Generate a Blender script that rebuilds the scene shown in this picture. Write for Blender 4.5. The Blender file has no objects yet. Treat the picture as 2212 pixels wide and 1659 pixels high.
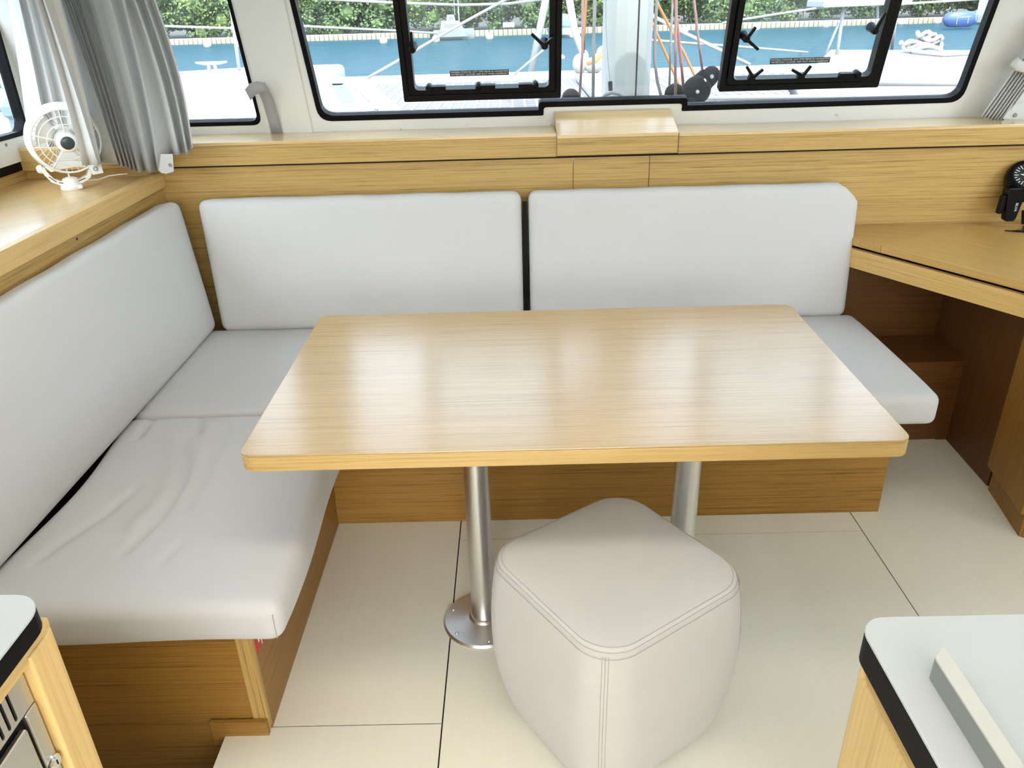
import bpy, bmesh, math, random
from mathutils import Vector, Matrix
random.seed(7)
SC = bpy.context.scene
COL = SC.collection
R = math.radians

# ------------------------------------------------------------------ camera
FPX, PITCH, YAW, ROLL = 1696.1, R(26.11), R(-0.587), R(-1.644)
CW, CH = 2212.0, 1659.0
cam_pos = Vector((0, 0, 1.5))
fw = Vector((math.sin(YAW)*math.cos(PITCH), math.cos(YAW)*math.cos(PITCH), -math.sin(PITCH)))
r0 = Vector((math.cos(YAW), -math.sin(YAW), 0)); u0 = r0.cross(fw)
cr = r0*math.cos(ROLL) + u0*math.sin(ROLL); cu = u0*math.cos(ROLL) - r0*math.sin(ROLL)
cd = bpy.data.cameras.new('camera'); cam = bpy.data.objects.new('camera', cd); COL.objects.link(cam)
cd.sensor_width = 36; cd.lens = FPX/CW*36; cd.clip_start = 0.02; cd.clip_end = 2000
mw = Matrix.Identity(4)
for i in range(3):
    mw[i][0] = cr[i]; mw[i][1] = cu[i]; mw[i][2] = -fw[i]; mw[i][3] = cam_pos[i]
cam.matrix_world = mw
SC.camera = cam

# ------------------------------------------------------------------ sky, sun, exposure
world = bpy.data.worlds.new('sky'); SC.world = world; world.use_nodes = True
wn = world.node_tree.nodes; wl = world.node_tree.links
sky = wn.new('ShaderNodeTexSky'); sky.sky_type = 'NISHITA'; sky.sun_disc = False
sky.sun_elevation = R(58); sky.sun_rotation = R(180); sky.altitude = 0; sky.air_density = 1.0; sky.dust_density = 2.5; sky.ozone_density = 1.0
wn['Background'].inputs['Strength'].default_value = 1.55
hsv = wn.new('ShaderNodeHueSaturation'); hsv.inputs['Saturation'].default_value = .45      # hazy bright tropical sky
wl.new(sky.outputs[0], hsv.inputs['Color']); wl.new(hsv.outputs[0], wn['Background'].inputs['Color'])
sd = bpy.data.lights.new('sun', 'SUN'); sd.energy = 5.0; sd.angle = R(0.6); sd.color = (1, .96, .9)
sun = bpy.data.objects.new('sun', sd); COL.objects.link(sun)
sun.rotation_euler = (R(32), 0, R(12)); sun.location = (0, -3, 12)
SC.view_settings.view_transform = 'Standard'; SC.view_settings.look = 'None'
SC.view_settings.exposure = -0.15; SC.view_settings.gamma = 1.0; SC.view_settings.use_curve_mapping = False

# ------------------------------------------------------------------ helpers
def ray(px, py):
    return fw + cr*((px-CW/2)/FPX) - cu*((py-CH/2)/FPX)
def at(px, py, ax, v):
    d = ray(px, py); i = 'xyz'.index(ax)
    return cam_pos + d*((v-cam_pos[i])/d[i])
def on(px, py, P, n):
    d = ray(px, py); return cam_pos + d*((Vector(P)-cam_pos).dot(n)/d.dot(n))

class MB:
    def __init__(s): s.v = []; s.f = []
    def add(s, vs, fs):
        o = len(s.v); s.v += [Vector(v) for v in vs]; s.f += [tuple(i+o for i in f) for f in fs]; return s
    def box(s, a, b):
        x0, y0, z0 = a; x1, y1, z1 = b
        return s.obox((x0, y0, z0), (x1-x0, 0, 0), (0, y1-y0, 0), (0, 0, z1-z0))
    def obox(s, o, u, v, w):
        o, u, v, w = map(Vector, (o, u, v, w))
        if u.cross(v).dot(w) < 0: u, v = v, u
        return s.add([o, o+u, o+u+v, o+v, o+w, o+u+w, o+u+v+w, o+v+w],
                     [(0, 3, 2, 1), (4, 5, 6, 7), (0, 1, 5, 4), (1, 2, 6, 5), (2, 3, 7, 6), (3, 0, 4, 7)])
    def prism(s, pts, ext):
        pts = [Vector(p) for p in pts]; ext = Vector(ext); n = len(pts)
        nm = Vector((0, 0, 0))
        for i in range(n): nm += pts[i].cross(pts[(i+1) % n])
        if nm.dot(ext) < 0: pts.reverse()
        vs = pts + [p+ext for p in pts]
        fs = [tuple(range(n-1, -1, -1)), tuple(range(n, 2*n))] + [(i, (i+1) % n, n+(i+1) % n, n+i) for i in range(n)]
        return s.add(vs, fs)
    def tube(s, pts, r, seg=8, closed=False, flat=None):
        pts = [Vector(p) for p in pts]; n = len(pts)
        rs = r if isinstance(r, (list, tuple)) else [r]*n
        t0 = (pts[1]-pts[0]).normalized()
        a = Vector((0, 0, 1)) if abs(t0.z) < .9 else Vector((1, 0, 0))
        nrm = (a - t0*a.dot(t0)).normalized(); rings = []
        for i in range(n):
            if closed: t = (pts[(i+1) % n]-pts[i-1])
            else: t = pts[min(i+1, n-1)]-pts[max(i-1, 0)]
            t.normalize(); nrm = (nrm - t*nrm.dot(t))
            if nrm.length < 1e-6: nrm = t.orthogonal()
            nrm.normalize(); b = t.cross(nrm)
            rings.append([pts[i] + nrm*(math.cos(2*math.pi*k/seg)*rs[i]) + b*(math.sin(2*math.pi*k/seg)*rs[i]*(flat or 1)) for k in range(seg)])
        vs = [v for g in rings for v in g]; fs = []
        m = n if closed else n-1
        for i in range(m):
            j = (i+1) % n
            for k in range(seg):
                fs.append((i*seg+k, i*seg+(k+1) % seg, j*seg+(k+1) % seg, j*seg+k))
        if not closed:
            fs.append(tuple(range(seg-1, -1, -1))); fs.append(tuple((n-1)*seg+k for k in range(seg)))
        return s.add(vs, fs)
    def lathe(s, prof, c, axis=(0, 0, 1), seg=32):
        axis = Vector(axis).normalized(); c = Vector(c); a = axis.orthogonal().normalized(); b = axis.cross(a)
        vs = []; fs = []
        for r, h in prof:
            for k in range(seg):
                q = 2*math.pi*k/seg; vs.append(c + axis*h + (a*math.cos(q)+b*math.sin(q))*max(r, 1e-5))
        for i in range(len(prof)-1):
            for k in range(seg):
                fs.append((i*seg+k, i*seg+(k+1) % seg, (i+1)*seg+(k+1) % seg, (i+1)*seg+k))
        return s.add(vs, fs)
    def sphere(s, c, r, seg=16, rings=10, sc=(1, 1, 1)):
        prof = [(math.sin(math.pi*i/rings)*r, -math.cos(math.pi*i/rings)*r) for i in range(rings+1)]
        m = MB(); m.lathe(prof, (0, 0, 0), (0, 0, 1), seg)
        c = Vector(c); return s.add([Vector((v.x*sc[0], v.y*sc[1], v.z*sc[2]))+c for v in m.v], m.f)
    def xf(s, M): s.v = [M @ v for v in s.v]; return s

def link_mesh(name, mb, mat, parent=None, smooth=False, bevel=0, bseg=2, solid=0, sharp=None, label=None):
    me = bpy.data.meshes.new(name); me.from_pydata([tuple(v) for v in mb.v], [], mb.f); me.update()
    bm = bmesh.new(); bm.from_mesh(me); bmesh.ops.recalc_face_normals(bm, faces=bm.faces); bm.to_mesh(me); bm.free()
    if mat: me.materials.append(mat)
    o = bpy.data.objects.new(name, me); COL.objects.link(o)
    if smooth:
        for p in me.polygons: p.use_smooth = True
        if sharp is not None: me.set_sharp_from_angle(angle=R(sharp))
    if solid:
        m = o.modifiers.new('thick', 'SOLIDIFY'); m.thickness = solid; m.offset = 0
    if bevel:
        m = o.modifiers.new('bevel', 'BEVEL'); m.width = bevel; m.segments = bseg; m.limit_method = 'ANGLE'; m.angle_limit = R(40)
    if parent:
        o.parent = parent; o.matrix_parent_inverse = Matrix.Translation(-base_of(parent))
    if label: o['label'] = label
    return o
def base_of(o):
    return Vector((0, 0, 0)) if o.parent else Vector(o.location)
def recenter(o, c=None):
    """move a one-mesh thing's origin to its base"""
    vs = [v.co for v in o.data.vertices]
    if c is None:
        c = Vector(((min(v.x for v in vs)+max(v.x for v in vs))/2, (min(v.y for v in vs)+max(v.y for v in vs))/2, min(v.z for v in vs)))
    o.data.transform(Matrix.Translation(-Vector(c))); o.location = c
    return o
def tag(o, label, cat, group=None, kind=None):
    o['label'] = label
    if cat: o['category'] = cat
    if group: o['group'] = group
    if kind: o['kind'] = kind
    return o
def thing(name, label, cat, loc, group=None, kind=None):
    o = bpy.data.objects.new(name, None); COL.objects.link(o); o.location = loc; o.empty_display_size = .1
    return tag(o, label, cat, group, kind)
def struct(name, mb, mat, label=None, **k):
    o = link_mesh(name, mb, mat, **k); o['kind'] = 'structure'
    if label: o['label'] = label
    return o

def rounded_rect(x0, y0, x1, y1, r, seg=6):
    rr = r if isinstance(r, (list, tuple)) else [r]*4   # BL BR TR TL
    out = []
    for (cx, cy, a0, q) in ((x0+rr[0], y0+rr[0], 180, rr[0]), (x1-rr[1], y0+rr[1], 270, rr[1]), (x1-rr[2], y1-rr[2], 0, rr[2]), (x0+rr[3], y1-rr[3], 90, rr[3])):
        for k in range(seg+1):
            a = R(a0+90*k/seg); out.append((cx+q*math.cos(a), cy+q*math.sin(a)))
    return out
def round_poly(pts, r, seg=5):
    out = []; n = len(pts)
    for i in range(n):
        p = Vector(pts[i]).to_2d() if len(pts[i]) > 2 else Vector(pts[i]); a = (Vector(pts[i-1])-p); b = (Vector(pts[(i+1) % n])-p)
        rr = r[i] if isinstance(r, (list, tuple)) else r
        q = min(rr, a.length*.45, b.length*.45); a = a.normalized()*q; b = b.normalized()*q
        for k in range(seg+1):
            t = k/seg; out.append(tuple(p + a*(1-t)**2 + b*t*t))
    return out
def sheet_holes(outer, holes, frame, d0, d1):
    """flat sheet with holes in a local frame (O,U,V,N), from depth d0 to d1 along N"""
    O, U, V, N = frame
    bm = bmesh.new(); es = []
    for lp in [outer]+holes:
        vs = [bm.verts.new((p[0], p[1], 0)) for p in lp]
        for i in range(len(vs)): es.append(bm.edges.new((vs[i], vs[(i+1) % len(vs)])))
    bmesh.ops.triangle_fill(bm, use_beauty=True, use_dissolve=False, edges=es)
    ret = bmesh.ops.extrude_face_region(bm, geom=bm.faces[:])
    for v in [g for g in ret['geom'] if isinstance(g, bmesh.types.BMVert)]: v.co.z = 1
    bm.verts.index_update(); m = MB()
    vs = [O+U*v.co.x+V*v.co.y+N*(d0 if v.co.z < .5 else d1) for v in bm.verts]
    m.add(vs, [tuple(v.index for v in f.verts) for f in bm.faces]); bm.free(); return m
def ring_sheet(outer, inner, frame, d0, d1):
    O, U, V, N = frame; n = len(outer); m = MB()
    P = lambda p, d: O+U*p[0]+V*p[1]+N*d
    vs = [P(p, d0) for p in outer]+[P(p, d0) for p in inner]+[P(p, d1) for p in outer]+[P(p, d1) for p in inner]
    fs = []
    for i in range(n):
        j = (i+1) % n
        fs += [(i, j, n+j, n+i), (2*n+i, 2*n+j, 3*n+j, 3*n+i), (i, j, 2*n+j, 2*n+i), (n+i, n+j, 3*n+j, 3*n+i)]
    return m.add(vs, fs)

def rbox(sx, sy, sz, r, n):
    """rounded box centred at 0, full sizes, edge radius r, n=(nx,ny,nz) grid"""
    bm = bmesh.new(); vs = {}
    nx, ny, nz = n
    def g(i, nn, s, r):
        # grid coordinates denser at the rounded rims
        k = 4
        if i <= k: return -s/2 + r*(1-math.cos(math.pi/2*i/k))
        if i >= nn-k: return s/2 - r*(1-math.cos(math.pi/2*(nn-i)/k))
        return -s/2+r + (s-2*r)*(i-k)/(nn-2*k)
    def V(i, j, k):
        if (i, j, k) not in vs:
            p = Vector((g(i, nx, sx, r), g(j, ny, sy, r), g(k, nz, sz, r)))
            q = Vector((max(-sx/2+r, min(sx/2-r, p.x)), max(-sy/2+r, min(sy/2-r, p.y)), max(-sz/2+r, min(sz/2-r, p.z))))
            d = p-q
            if d.length > 1e-9: p = q+d.normalized()*r
            vs[(i, j, k)] = bm.verts.new(p)
        return vs[(i, j, k)]
    for i in range(nx):
        for j in range(ny):
            for k in (0, nz): bm.faces.new((V(i, j, k), V(i+1, j, k), V(i+1, j+1, k), V(i, j+1, k)))
    for i in range(nx):
        for k in range(nz):
            for j in (0, ny): bm.faces.new((V(i, j, k), V(i+1, j, k), V(i+1, j, k+1), V(i, j, k+1)))
    for j in range(ny):
        for k in range(nz):
            for i in (0, nx): bm.faces.new((V(i, j, k), V(i, j+1, k), V(i, j+1, k+1), V(i, j, k+1)))
    bm.verts.index_update(); m = MB(); m.add([v.co.copy() for v in bm.verts], [tuple(v.index for v in f.verts) for f in bm.faces]); bm.free(); return m

# ------------------------------------------------------------------ materials
def newmat(name):
    m = bpy.data.materials.new(name); m.use_nodes = True; nt = m.node_tree
    return m, nt, nt.nodes['Principled BSDF']
def plain(name, col, rough=.5, metal=0, spec=.5, bump=0, bscale=200, coat=0):
    m, nt, b = newmat(name)
    b.inputs['Base Color'].default_value = (*col, 1); b.inputs['Roughness'].default_value = rough
    b.inputs['Metallic'].default_value = metal; b.inputs['Specular IOR Level'].default_value = spec; b.inputs['Coat Weight'].default_value = coat
    tc = nt.nodes.new('ShaderNodeTexCoord'); nz = nt.nodes.new('ShaderNodeTexNoise'); nz.inputs['Scale'].default_value = bscale; nz.inputs['Detail'].default_value = 3
    nt.links.new(tc.outputs['Object'], nz.inputs['Vector'])
    mr = nt.nodes.new('ShaderNodeMapRange'); mr.inputs['To Min'].default_value = max(0, rough-.04); mr.inputs['To Max'].default_value = min(1, rough+.04)
    nt.links.new(nz.outputs['Fac'], mr.inputs['Value']); nt.links.new(mr.outputs[0], b.inputs['Roughness'])
    if bump:
        bp = nt.nodes.new('ShaderNodeBump'); bp.inputs['Strength'].default_value = bump; bp.inputs['Distance'].default_value = .002
        nt.links.new(nz.outputs['Fac'], bp.inputs['Height']); nt.links.new(bp.outputs[0], b.inputs['Normal'])
    return m
def oak(name, axis=(1, 0, 0), light=(.535, .352, .118), dark=(.235, .128, .028), rough=.42, spec=.4, freq=1.0, coat=0, coat_r=.2, bump=.12, seed=0.0):
    """veneer with straight fine grain running along axis (object space)"""
    m, nt, b = newmat(name); N = nt.nodes; L = nt.links
    a = Vector(axis).normalized(); q = Vector((1, 0, 0)).rotation_difference(a).to_euler()
    tc = N.new('ShaderNodeTexCoord'); mp = N.new('ShaderNodeMapping'); mp.vector_type = 'TEXTURE'; mp.inputs['Rotation'].default_value = q
    mp.inputs['Location'].default_value = (seed, seed*1.7, seed*.6)
    L.new(tc.outputs['Object'], mp.inputs['Vector'])
    def nz(sc, vec, det=5, rg=.6):
        s = N.new('ShaderNodeMapping'); s.inputs['Scale'].default_value = vec; L.new(mp.outputs[0], s.inputs['Vector'])
        t = N.new('ShaderNodeTexNoise'); t.inputs['Scale'].default_value = sc; t.inputs['Detail'].default_value = det; t.inputs['Roughness'].default_value = rg
        L.new(s.outputs[0], t.inputs['Vector']); return t
    n1 = nz(1, (2.4, 250*freq, 250*freq), 4, .6); n2 = nz(1, (7, 520*freq, 520*freq), 3, .7); n3 = nz(1, (.7, 26, 26), 2)
    ad = N.new('ShaderNodeMath'); ad.operation = 'MULTIPLY_ADD'; ad.inputs[1].default_value = .56; L.new(n1.outputs['Fac'], ad.inputs[0])
    m2 = N.new('ShaderNodeMath'); m2.operation = 'MULTIPLY'; m2.inputs[1].default_value = .40; L.new(n2.outputs['Fac'], m2.inputs[0]); L.new(m2.outputs[0], ad.inputs[2])
    a3 = N.new('ShaderNodeMath'); a3.operation = 'MULTIPLY_ADD'; a3.inputs[1].default_value = .12; L.new(n3.outputs['Fac'], a3.inputs[0]); L.new(ad.outputs[0], a3.inputs[2])
    rp = N.new('ShaderNodeValToRGB'); e = rp.color_ramp.elements
    e[0].position = .40; e[0].color = (*dark, 1); e[1].position = .59; e[1].color = (*light, 1)
    md = e.new(.50); md.color = (*[.28*d+.72*l for d, l in zip(dark, light)], 1)
    L.new(a3.outputs[0], rp.inputs[0]); L.new(rp.outputs[0], b.inputs['Base Color'])
    b.inputs['Roughness'].default_value = rough; b.inputs['Specular IOR Level'].default_value = spec
    b.inputs['Coat Weight'].default_value = coat; b.inputs['Coat Roughness'].default_value = coat_r
    bp = N.new('ShaderNodeBump'); bp.inputs['Strength'].default_value = bump; bp.inputs['Distance'].default_value = .0006
    L.new(a3.outputs[0], bp.inputs['Height']); L.new(bp.outputs[0], b.inputs['Normal'])
    return m
def fabric(name, col, var=.04, wscale=900, rough=.95, bump=.25, transl=0):
    m, nt, b = newmat(name); N = nt.nodes; L = nt.links
    tc = N.new('ShaderNodeTexCoord'); n1 = N.new('ShaderNodeTexNoise'); n1.inputs['Scale'].default_value = 9; n1.inputs['Detail'].default_value = 4
    n2 = N.new('ShaderNodeTexNoise'); n2.inputs['Scale'].default_value = wscale; n2.inputs['Detail'].default_value = 2
    for n in (n1, n2): L.new(tc.outputs['Object'], n.inputs['Vector'])
    mx = N.new('ShaderNodeMix'); mx.data_type = 'RGBA'
    mx.inputs[6].default_value = (*[c*(1-var) for c in col], 1); mx.inputs[7].default_value = (*[min(1, c*(1+var)) for c in col], 1)
    av = N.new('ShaderNodeMath'); av.operation = 'MULTIPLY_ADD'; av.inputs[1].default_value = .5; hf = N.new('ShaderNodeMath'); hf.operation = 'MULTIPLY'; hf.inputs[1].default_value = .5
    L.new(n1.outputs['Fac'], av.inputs[0]); L.new(n2.outputs['Fac'], hf.inputs[0]); L.new(hf.outputs[0], av.inputs[2])
    L.new(av.outputs[0], mx.inputs[0]); L.new(mx.outputs[2], b.inputs['Base Color'])
    b.inputs['Roughness'].default_value = rough; b.inputs['Specular IOR Level'].default_value = .2; b.inputs['Sheen Weight'].default_value = .15
    bp = N.new('ShaderNodeBump'); bp.inputs['Strength'].default_value = bump; bp.inputs['Distance'].default_value = .0008
    L.new(n2.outputs['Fac'], bp.inputs['Height']); L.new(bp.outputs[0], b.inputs['Normal'])
    if transl:
        tr = N.new('ShaderNodeBsdfTranslucent'); tr.inputs['Color'].default_value = (*col, 1); ms = N.new('ShaderNodeMixShader'); ms.inputs[0].default_value = transl
        L.new(b.outputs[0], ms.inputs[1]); L.new(tr.outputs[0], ms.inputs[2]); L.new(ms.outputs[0], N['Material Output'].inputs['Surface'])
    return m

M = {}
M['oak_x'] = oak('oak_veneer_horizontal', (1, 0, 0))
M['base_x'] = oak('dark_oak_base_horizontal', (1, 0, 0), light=(.37, .195, .038), dark=(.16, .070, .010), seed=12)  # browner oak for low cabinetry, with its shade put into the colour
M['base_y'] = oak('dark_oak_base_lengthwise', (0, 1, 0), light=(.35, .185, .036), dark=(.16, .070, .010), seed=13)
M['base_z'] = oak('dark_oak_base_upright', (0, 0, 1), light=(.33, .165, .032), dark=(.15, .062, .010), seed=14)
M['dark_x'] = oak('dark_brown_veneer', (1, 0, 0), light=(.15, .062, .014), dark=(.065, .024, .006), seed=15)  # under-desk panels, the deep shade there put into the colour
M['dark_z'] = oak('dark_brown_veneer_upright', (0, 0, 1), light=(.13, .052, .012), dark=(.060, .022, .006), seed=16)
M['oak_y'] = oak('oak_veneer_lengthwise', (0, 1, 0), seed=3)
M['oak_z'] = oak('oak_veneer_upright', (0, 0, 1), seed=5)
M['oak_edge'] = oak('oak_solid_edge', (0, 1, 0), light=(.68, .46, .18), dark=(.52, .33, .11), freq=.5, rough=.38, seed=2)
M['oak_edge_d'] = oak('oak_solid_edge_diagonal', (.52, -.86, 0), light=(.66, .43, .15), dark=(.48, .29, .08), freq=.8, rough=.4, seed=10)
M['oak_edge_x'] = oak('oak_solid_edge_cross', (1, 0, 0), light=(.62, .425, .165), dark=(.43, .27, .085), freq=.8, rough=.4, seed=4)
M['oak_edge_z'] = oak('oak_solid_edge_upright', (0, 0, 1), light=(.72, .50, .20), dark=(.55, .35, .12), freq=.6, rough=.4, seed=9)
M['oak_top'] = oak('oak_table_lacquered', (1, 0, 0), light=(.53, .36, .15), dark=(.345, .21, .068), rough=.34, spec=.5, coat=1.0, coat_r=.20, bump=.05, seed=1)
M['oak_shelf'] = oak('oak_shelf_lacquered', (.55, .84, 0), light=(.66, .46, .20), dark=(.47, .30, .11), rough=.36, coat=.8, coat_r=.2, bump=.04, seed=6)
M['oak_desk'] = oak('oak_desk_veneer', (.52, -.86, 0), light=(.56, .345, .10), dark=(.36, .20, .045), rough=.4, coat=.4, coat_r=.3, bump=.06, seed=8)
M['oak_desk2'] = oak('oak_desk_veneer_mitred', (.85, -.3, 0), light=(.54, .33, .095), dark=(.35, .19, .042), rough=.4, coat=.4, coat_r=.3, bump=.06, seed=11)
M['oak_ledge'] = oak('oak_ledge_lacquered', (1, 0, 0), light=(.68, .49, .24), dark=(.52, .34, .14), rough=.34, coat=.9, coat_r=.16, bump=.04, seed=7)
M['cushion'] = fabric('cushion_fabric', (.585, .577, .56))
M['stool'] = fabric('stool_fabric', (.585, .565, .53), var=.06, wscale=1100)
M['thread'] = plain('stitching_thread', (.40, .38, .35), .9)
M['curtain'] = fabric('curtain_fabric', (.76, .76, .745), var=.02, wscale=1500, transl=.30)
M['strap'] = fabric('strap_webbing', (.37, .37, .375), wscale=1200)
M['white'] = plain('white_moulding', (.74, .75, .725), .42, bump=.02)
M['ceil'] = plain('white_headliner', (.85, .85, .83), .8)
M['plastic'] = plain('white_plastic', (.84, .83, .79), .35)
M['rubber'] = plain('black_rubber', (.003, .003, .004), .5, spec=.12)
M['blackmetal'] = plain('black_frame', (.003, .003, .004), .35, spec=.18)
M['alu'] = plain('satin_aluminium', (.72, .72, .71), .33, metal=1, bump=.03, bscale=400)
M['steel'] = plain('brushed_steel', (.62, .61, .57), .36, metal=1)
M['chrome'] = plain('chrome', (.8, .8, .8), .12, metal=1)
M['worktop'] = plain('white_laminate', (.53, .555, .555), .32, spec=.45)
M['dark'] = plain('black_void', (.004, .003, .003), .9)
M['hole'] = plain('dark_gap', (.012, .009, .007), .95)
M['red'] = plain('red_sticker', (.6, .02, .03), .4)
M['paper'] = plain('white_print', (.86, .86, .86), .5)
M['sticker'] = plain('black_sticker', (.01, .012, .012), .5)
M['grip'] = plain('grey_bar', (.24, .245, .225), .55)
M['gripl'] = plain('pale_bar', (.56, .56, .51), .5)
M['gel'] = plain('white_gelcoat', (.30, .30, .305), .5)
M['gel_grey'] = plain('grey_nonskid', (.15, .15, .165), .7)
M['gel_blue'] = plain('blue_grey_nonskid', (.09, .14, .17), .7)
M['net'] = plain('trampoline_mesh', (.11, .11, .135), .9)
M['netline'] = plain('trampoline_strap', (.20, .20, .215), .9)
M['rope_w'] = fabric('white_rope', (.28, .275, .255), wscale=300)
M['rope_g'] = fabric('grey_rope', (.20, .20, .20), wscale=300)
M['rope_r'] = fabric('red_rope', (.34, .12, .10), wscale=300)
M['rope_rp'] = fabric('faded_red_rope', (.30, .19, .18), wscale=300)
M['rope_o'] = fabric('orange_rope', (.42, .18, .06), wscale=300)
M['block'] = plain('black_block', (.006, .008, .011), .6, spec=.15, bump=.2, bscale=60)
M['blue'] = plain('blue_hull', (.03, .07, .22), .4)
M['barrier'] = plain('cream_float', (.215, .19, .135), .7)
M['buoy'] = plain('white_buoy', (.36, .35, .32), .5)
M['bark'] = plain('mangrove_bark', (.05, .04, .035), .9)
M['bank'] = plain('shore_mud', (.035, .035, .028), .95)

def floor_mat():
    m, nt, b = newmat('bleached_floor_laminate'); N = nt.nodes; L = nt.links
    tc = N.new('ShaderNodeTexCoord')
    def nz(vec, det, rg=.5):
        s = N.new('ShaderNodeMapping'); s.inputs['Scale'].default_value = vec; L.new(tc.outputs['Object'], s.inputs['Vector'])
        t = N.new('ShaderNodeTexNoise'); t.inputs['Scale'].default_value = 1; t.inputs['Detail'].default_value = det; t.inputs['Roughness'].default_value = rg
        L.new(s.outputs[0], t.inputs['Vector']); return t
    a = nz((160, 2.0, 1), 4); c = nz((7.5, .35, 1), 1); w = nz((40, 1.2, 1), 3)
    mx = N.new('ShaderNodeMix'); mx.data_type = 'RGBA'; mx.inputs[6].default_value = (.82, .785, .635, 1); mx.inputs[7].default_value = (.92, .895, .775, 1)
    s1 = N.new('ShaderNodeMath'); s1.operation = 'MULTIPLY_ADD'; s1.inputs[1].default_value = .35; L.new(a.outputs['Fac'], s1.inputs[0])
    s2 = N.new('ShaderNodeMath'); s2.operation = 'MULTIPLY_ADD'; s2.inputs[1].default_value = .45; s2.inputs[2].default_value = 0; L.new(c.outputs['Fac'], s2.inputs[0]); L.new(s2.outputs[0], s1.inputs[2])
    s3 = N.new('ShaderNodeMath'); s3.operation = 'MULTIPLY_ADD'; s3.inputs[1].default_value = .25; L.new(w.outputs['Fac'], s3.inputs[0]); L.new(s1.outputs[0], s3.inputs[2])
    L.new(s3.outputs[0], mx.inputs[0]); L.new(mx.outputs[2], b.inputs['Base Color'])
    b.inputs['Roughness'].default_value = .42; b.inputs['Specular IOR Level'].default_value = .35
    bp = N.new('ShaderNodeBump'); bp.inputs['Strength'].default_value = .1; bp.inputs['Distance'].default_value = .0006; L.new(a.outputs['Fac'], bp.inputs['Height']); L.new(bp.outputs[0], b.inputs['Normal'])
    return m
M['floor'] = floor_mat()
def glass_mat(name, refl=.06, haze=.010, tint=(.93, .97, .97)):
    m, nt, b = newmat(name); N = nt.nodes; L = nt.links
    tr = N.new('ShaderNodeBsdfTransparent'); tr.inputs['Color'].default_value = (*tint, 1)
    gl = N.new('ShaderNodeBsdfGlossy'); gl.inputs['Roughness'].default_value = .03
    df = N.new('ShaderNodeBsdfTranslucent'); df.inputs['Color'].default_value = (.8, .82, .85, 1)
    tc = N.new('ShaderNodeTexCoord'); nz = N.new('ShaderNodeTexNoise'); nz.inputs['Scale'].default_value = 14; nz.inputs['Detail'].default_value = 6; L.new(tc.outputs['Object'], nz.inputs['Vector'])
    mr = N.new('ShaderNodeMapRange'); mr.inputs['From Min'].default_value = .35; mr.inputs['From Max'].default_value = .75; mr.inputs['To Min'].default_value = haze*.5; mr.inputs['To Max'].default_value = haze*1.8
    L.new(nz.outputs['Fac'], mr.inputs['Value'])
    m1 = N.new('ShaderNodeMixShader'); L.new(mr.outputs[0], m1.inputs[0]); L.new(tr.outputs[0], m1.inputs[1]); L.new(df.outputs[0], m1.inputs[2])
    lw = N.new('ShaderNodeLayerWeight'); pw = N.new('ShaderNodeMath'); pw.operation = 'POWER'; pw.inputs[1].default_value = 5; L.new(lw.outputs['Facing'], pw.inputs[0])
    fr = N.new('ShaderNodeMath'); fr.operation = 'MULTIPLY_ADD'; fr.inputs[1].default_value = .7; fr.inputs[2].default_value = .025; L.new(pw.outputs[0], fr.inputs[0])
    m2 = N.new('ShaderNodeMixShader'); L.new(fr.outputs[0], m2.inputs[0]); L.new(m1.outputs[0], m2.inputs[1]); L.new(gl.outputs[0], m2.inputs[2])
    L.new(m2.outputs[0], N['Material Output'].inputs['Surface']); return m
M['glass'] = glass_mat('window_glass')
def water_mat():
    m, nt, b = newmat('lagoon_water'); N = nt.nodes; L = nt.links
    tc = N.new('ShaderNodeTexCoord'); mp = N.new('ShaderNodeMapping'); mp.inputs['Scale'].default_value = (.5, 1.1, 1); L.new(tc.outputs['Object'], mp.inputs['Vector'])
    n1 = N.new('ShaderNodeTexNoise'); n1.inputs['Scale'].default_value = 1.8; n1.inputs['Detail'].default_value = 6; L.new(mp.outputs[0], n1.inputs['Vector'])
    n2 = N.new('ShaderNodeTexNoise'); n2.inputs['Scale'].default_value = .06; n2.inputs['Detail'].default_value = 3; L.new(mp.outputs[0], n2.inputs['Vector'])
    mx = N.new('ShaderNodeMix'); mx.data_type = 'RGBA'; mx.inputs[6].default_value = (.006, .040, .060, 1); mx.inputs[7].default_value = (.009, .049, .071, 1)
    L.new(n2.outputs['Fac'], mx.inputs[0]); L.new(mx.outputs[2], b.inputs['Base Color'])
    b.inputs['Roughness'].default_value = .35; b.inputs['IOR'].default_value = 1.33; b.inputs['Specular IOR Level'].default_value = .03
    bp = N.new('ShaderNodeBump'); bp.inputs['Strength'].default_value = .9; bp.inputs['Distance'].default_value = .25
    L.new(n1.outputs['Fac'], bp.inputs['Height']); L.new(bp.outputs[0], b.inputs['Normal']); return m
M['water'] = water_mat()
def leaf_mat(name, c0, c1):
    m, nt, b = newmat(name); N = nt.nodes; L = nt.links
    tc = N.new('ShaderNodeTexCoord'); n = N.new('ShaderNodeTexNoise'); n.inputs['Scale'].default_value = 2.2; n.inputs['Detail'].default_value = 5; L.new(tc.outputs['Object'], n.inputs['Vector'])
    rp = N.new('ShaderNodeValToRGB'); e = rp.color_ramp.elements; e[0].position = .35; e[0].color = (*c0, 1); e[1].position = .65; e[1].color = (*c1, 1)
    L.new(n.outputs['Fac'], rp.inputs[0]); L.new(rp.outputs[0], b.inputs['Base Color']); b.inputs['Roughness'].default_value = .6
    return m
M['leaf'] = leaf_mat('mangrove_leaves', (.022, .050, .014), (.085, .14, .034))
M['leaf2'] = leaf_mat('mangrove_leaves_bright', (.045, .085, .016), (.15, .21, .04))
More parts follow.
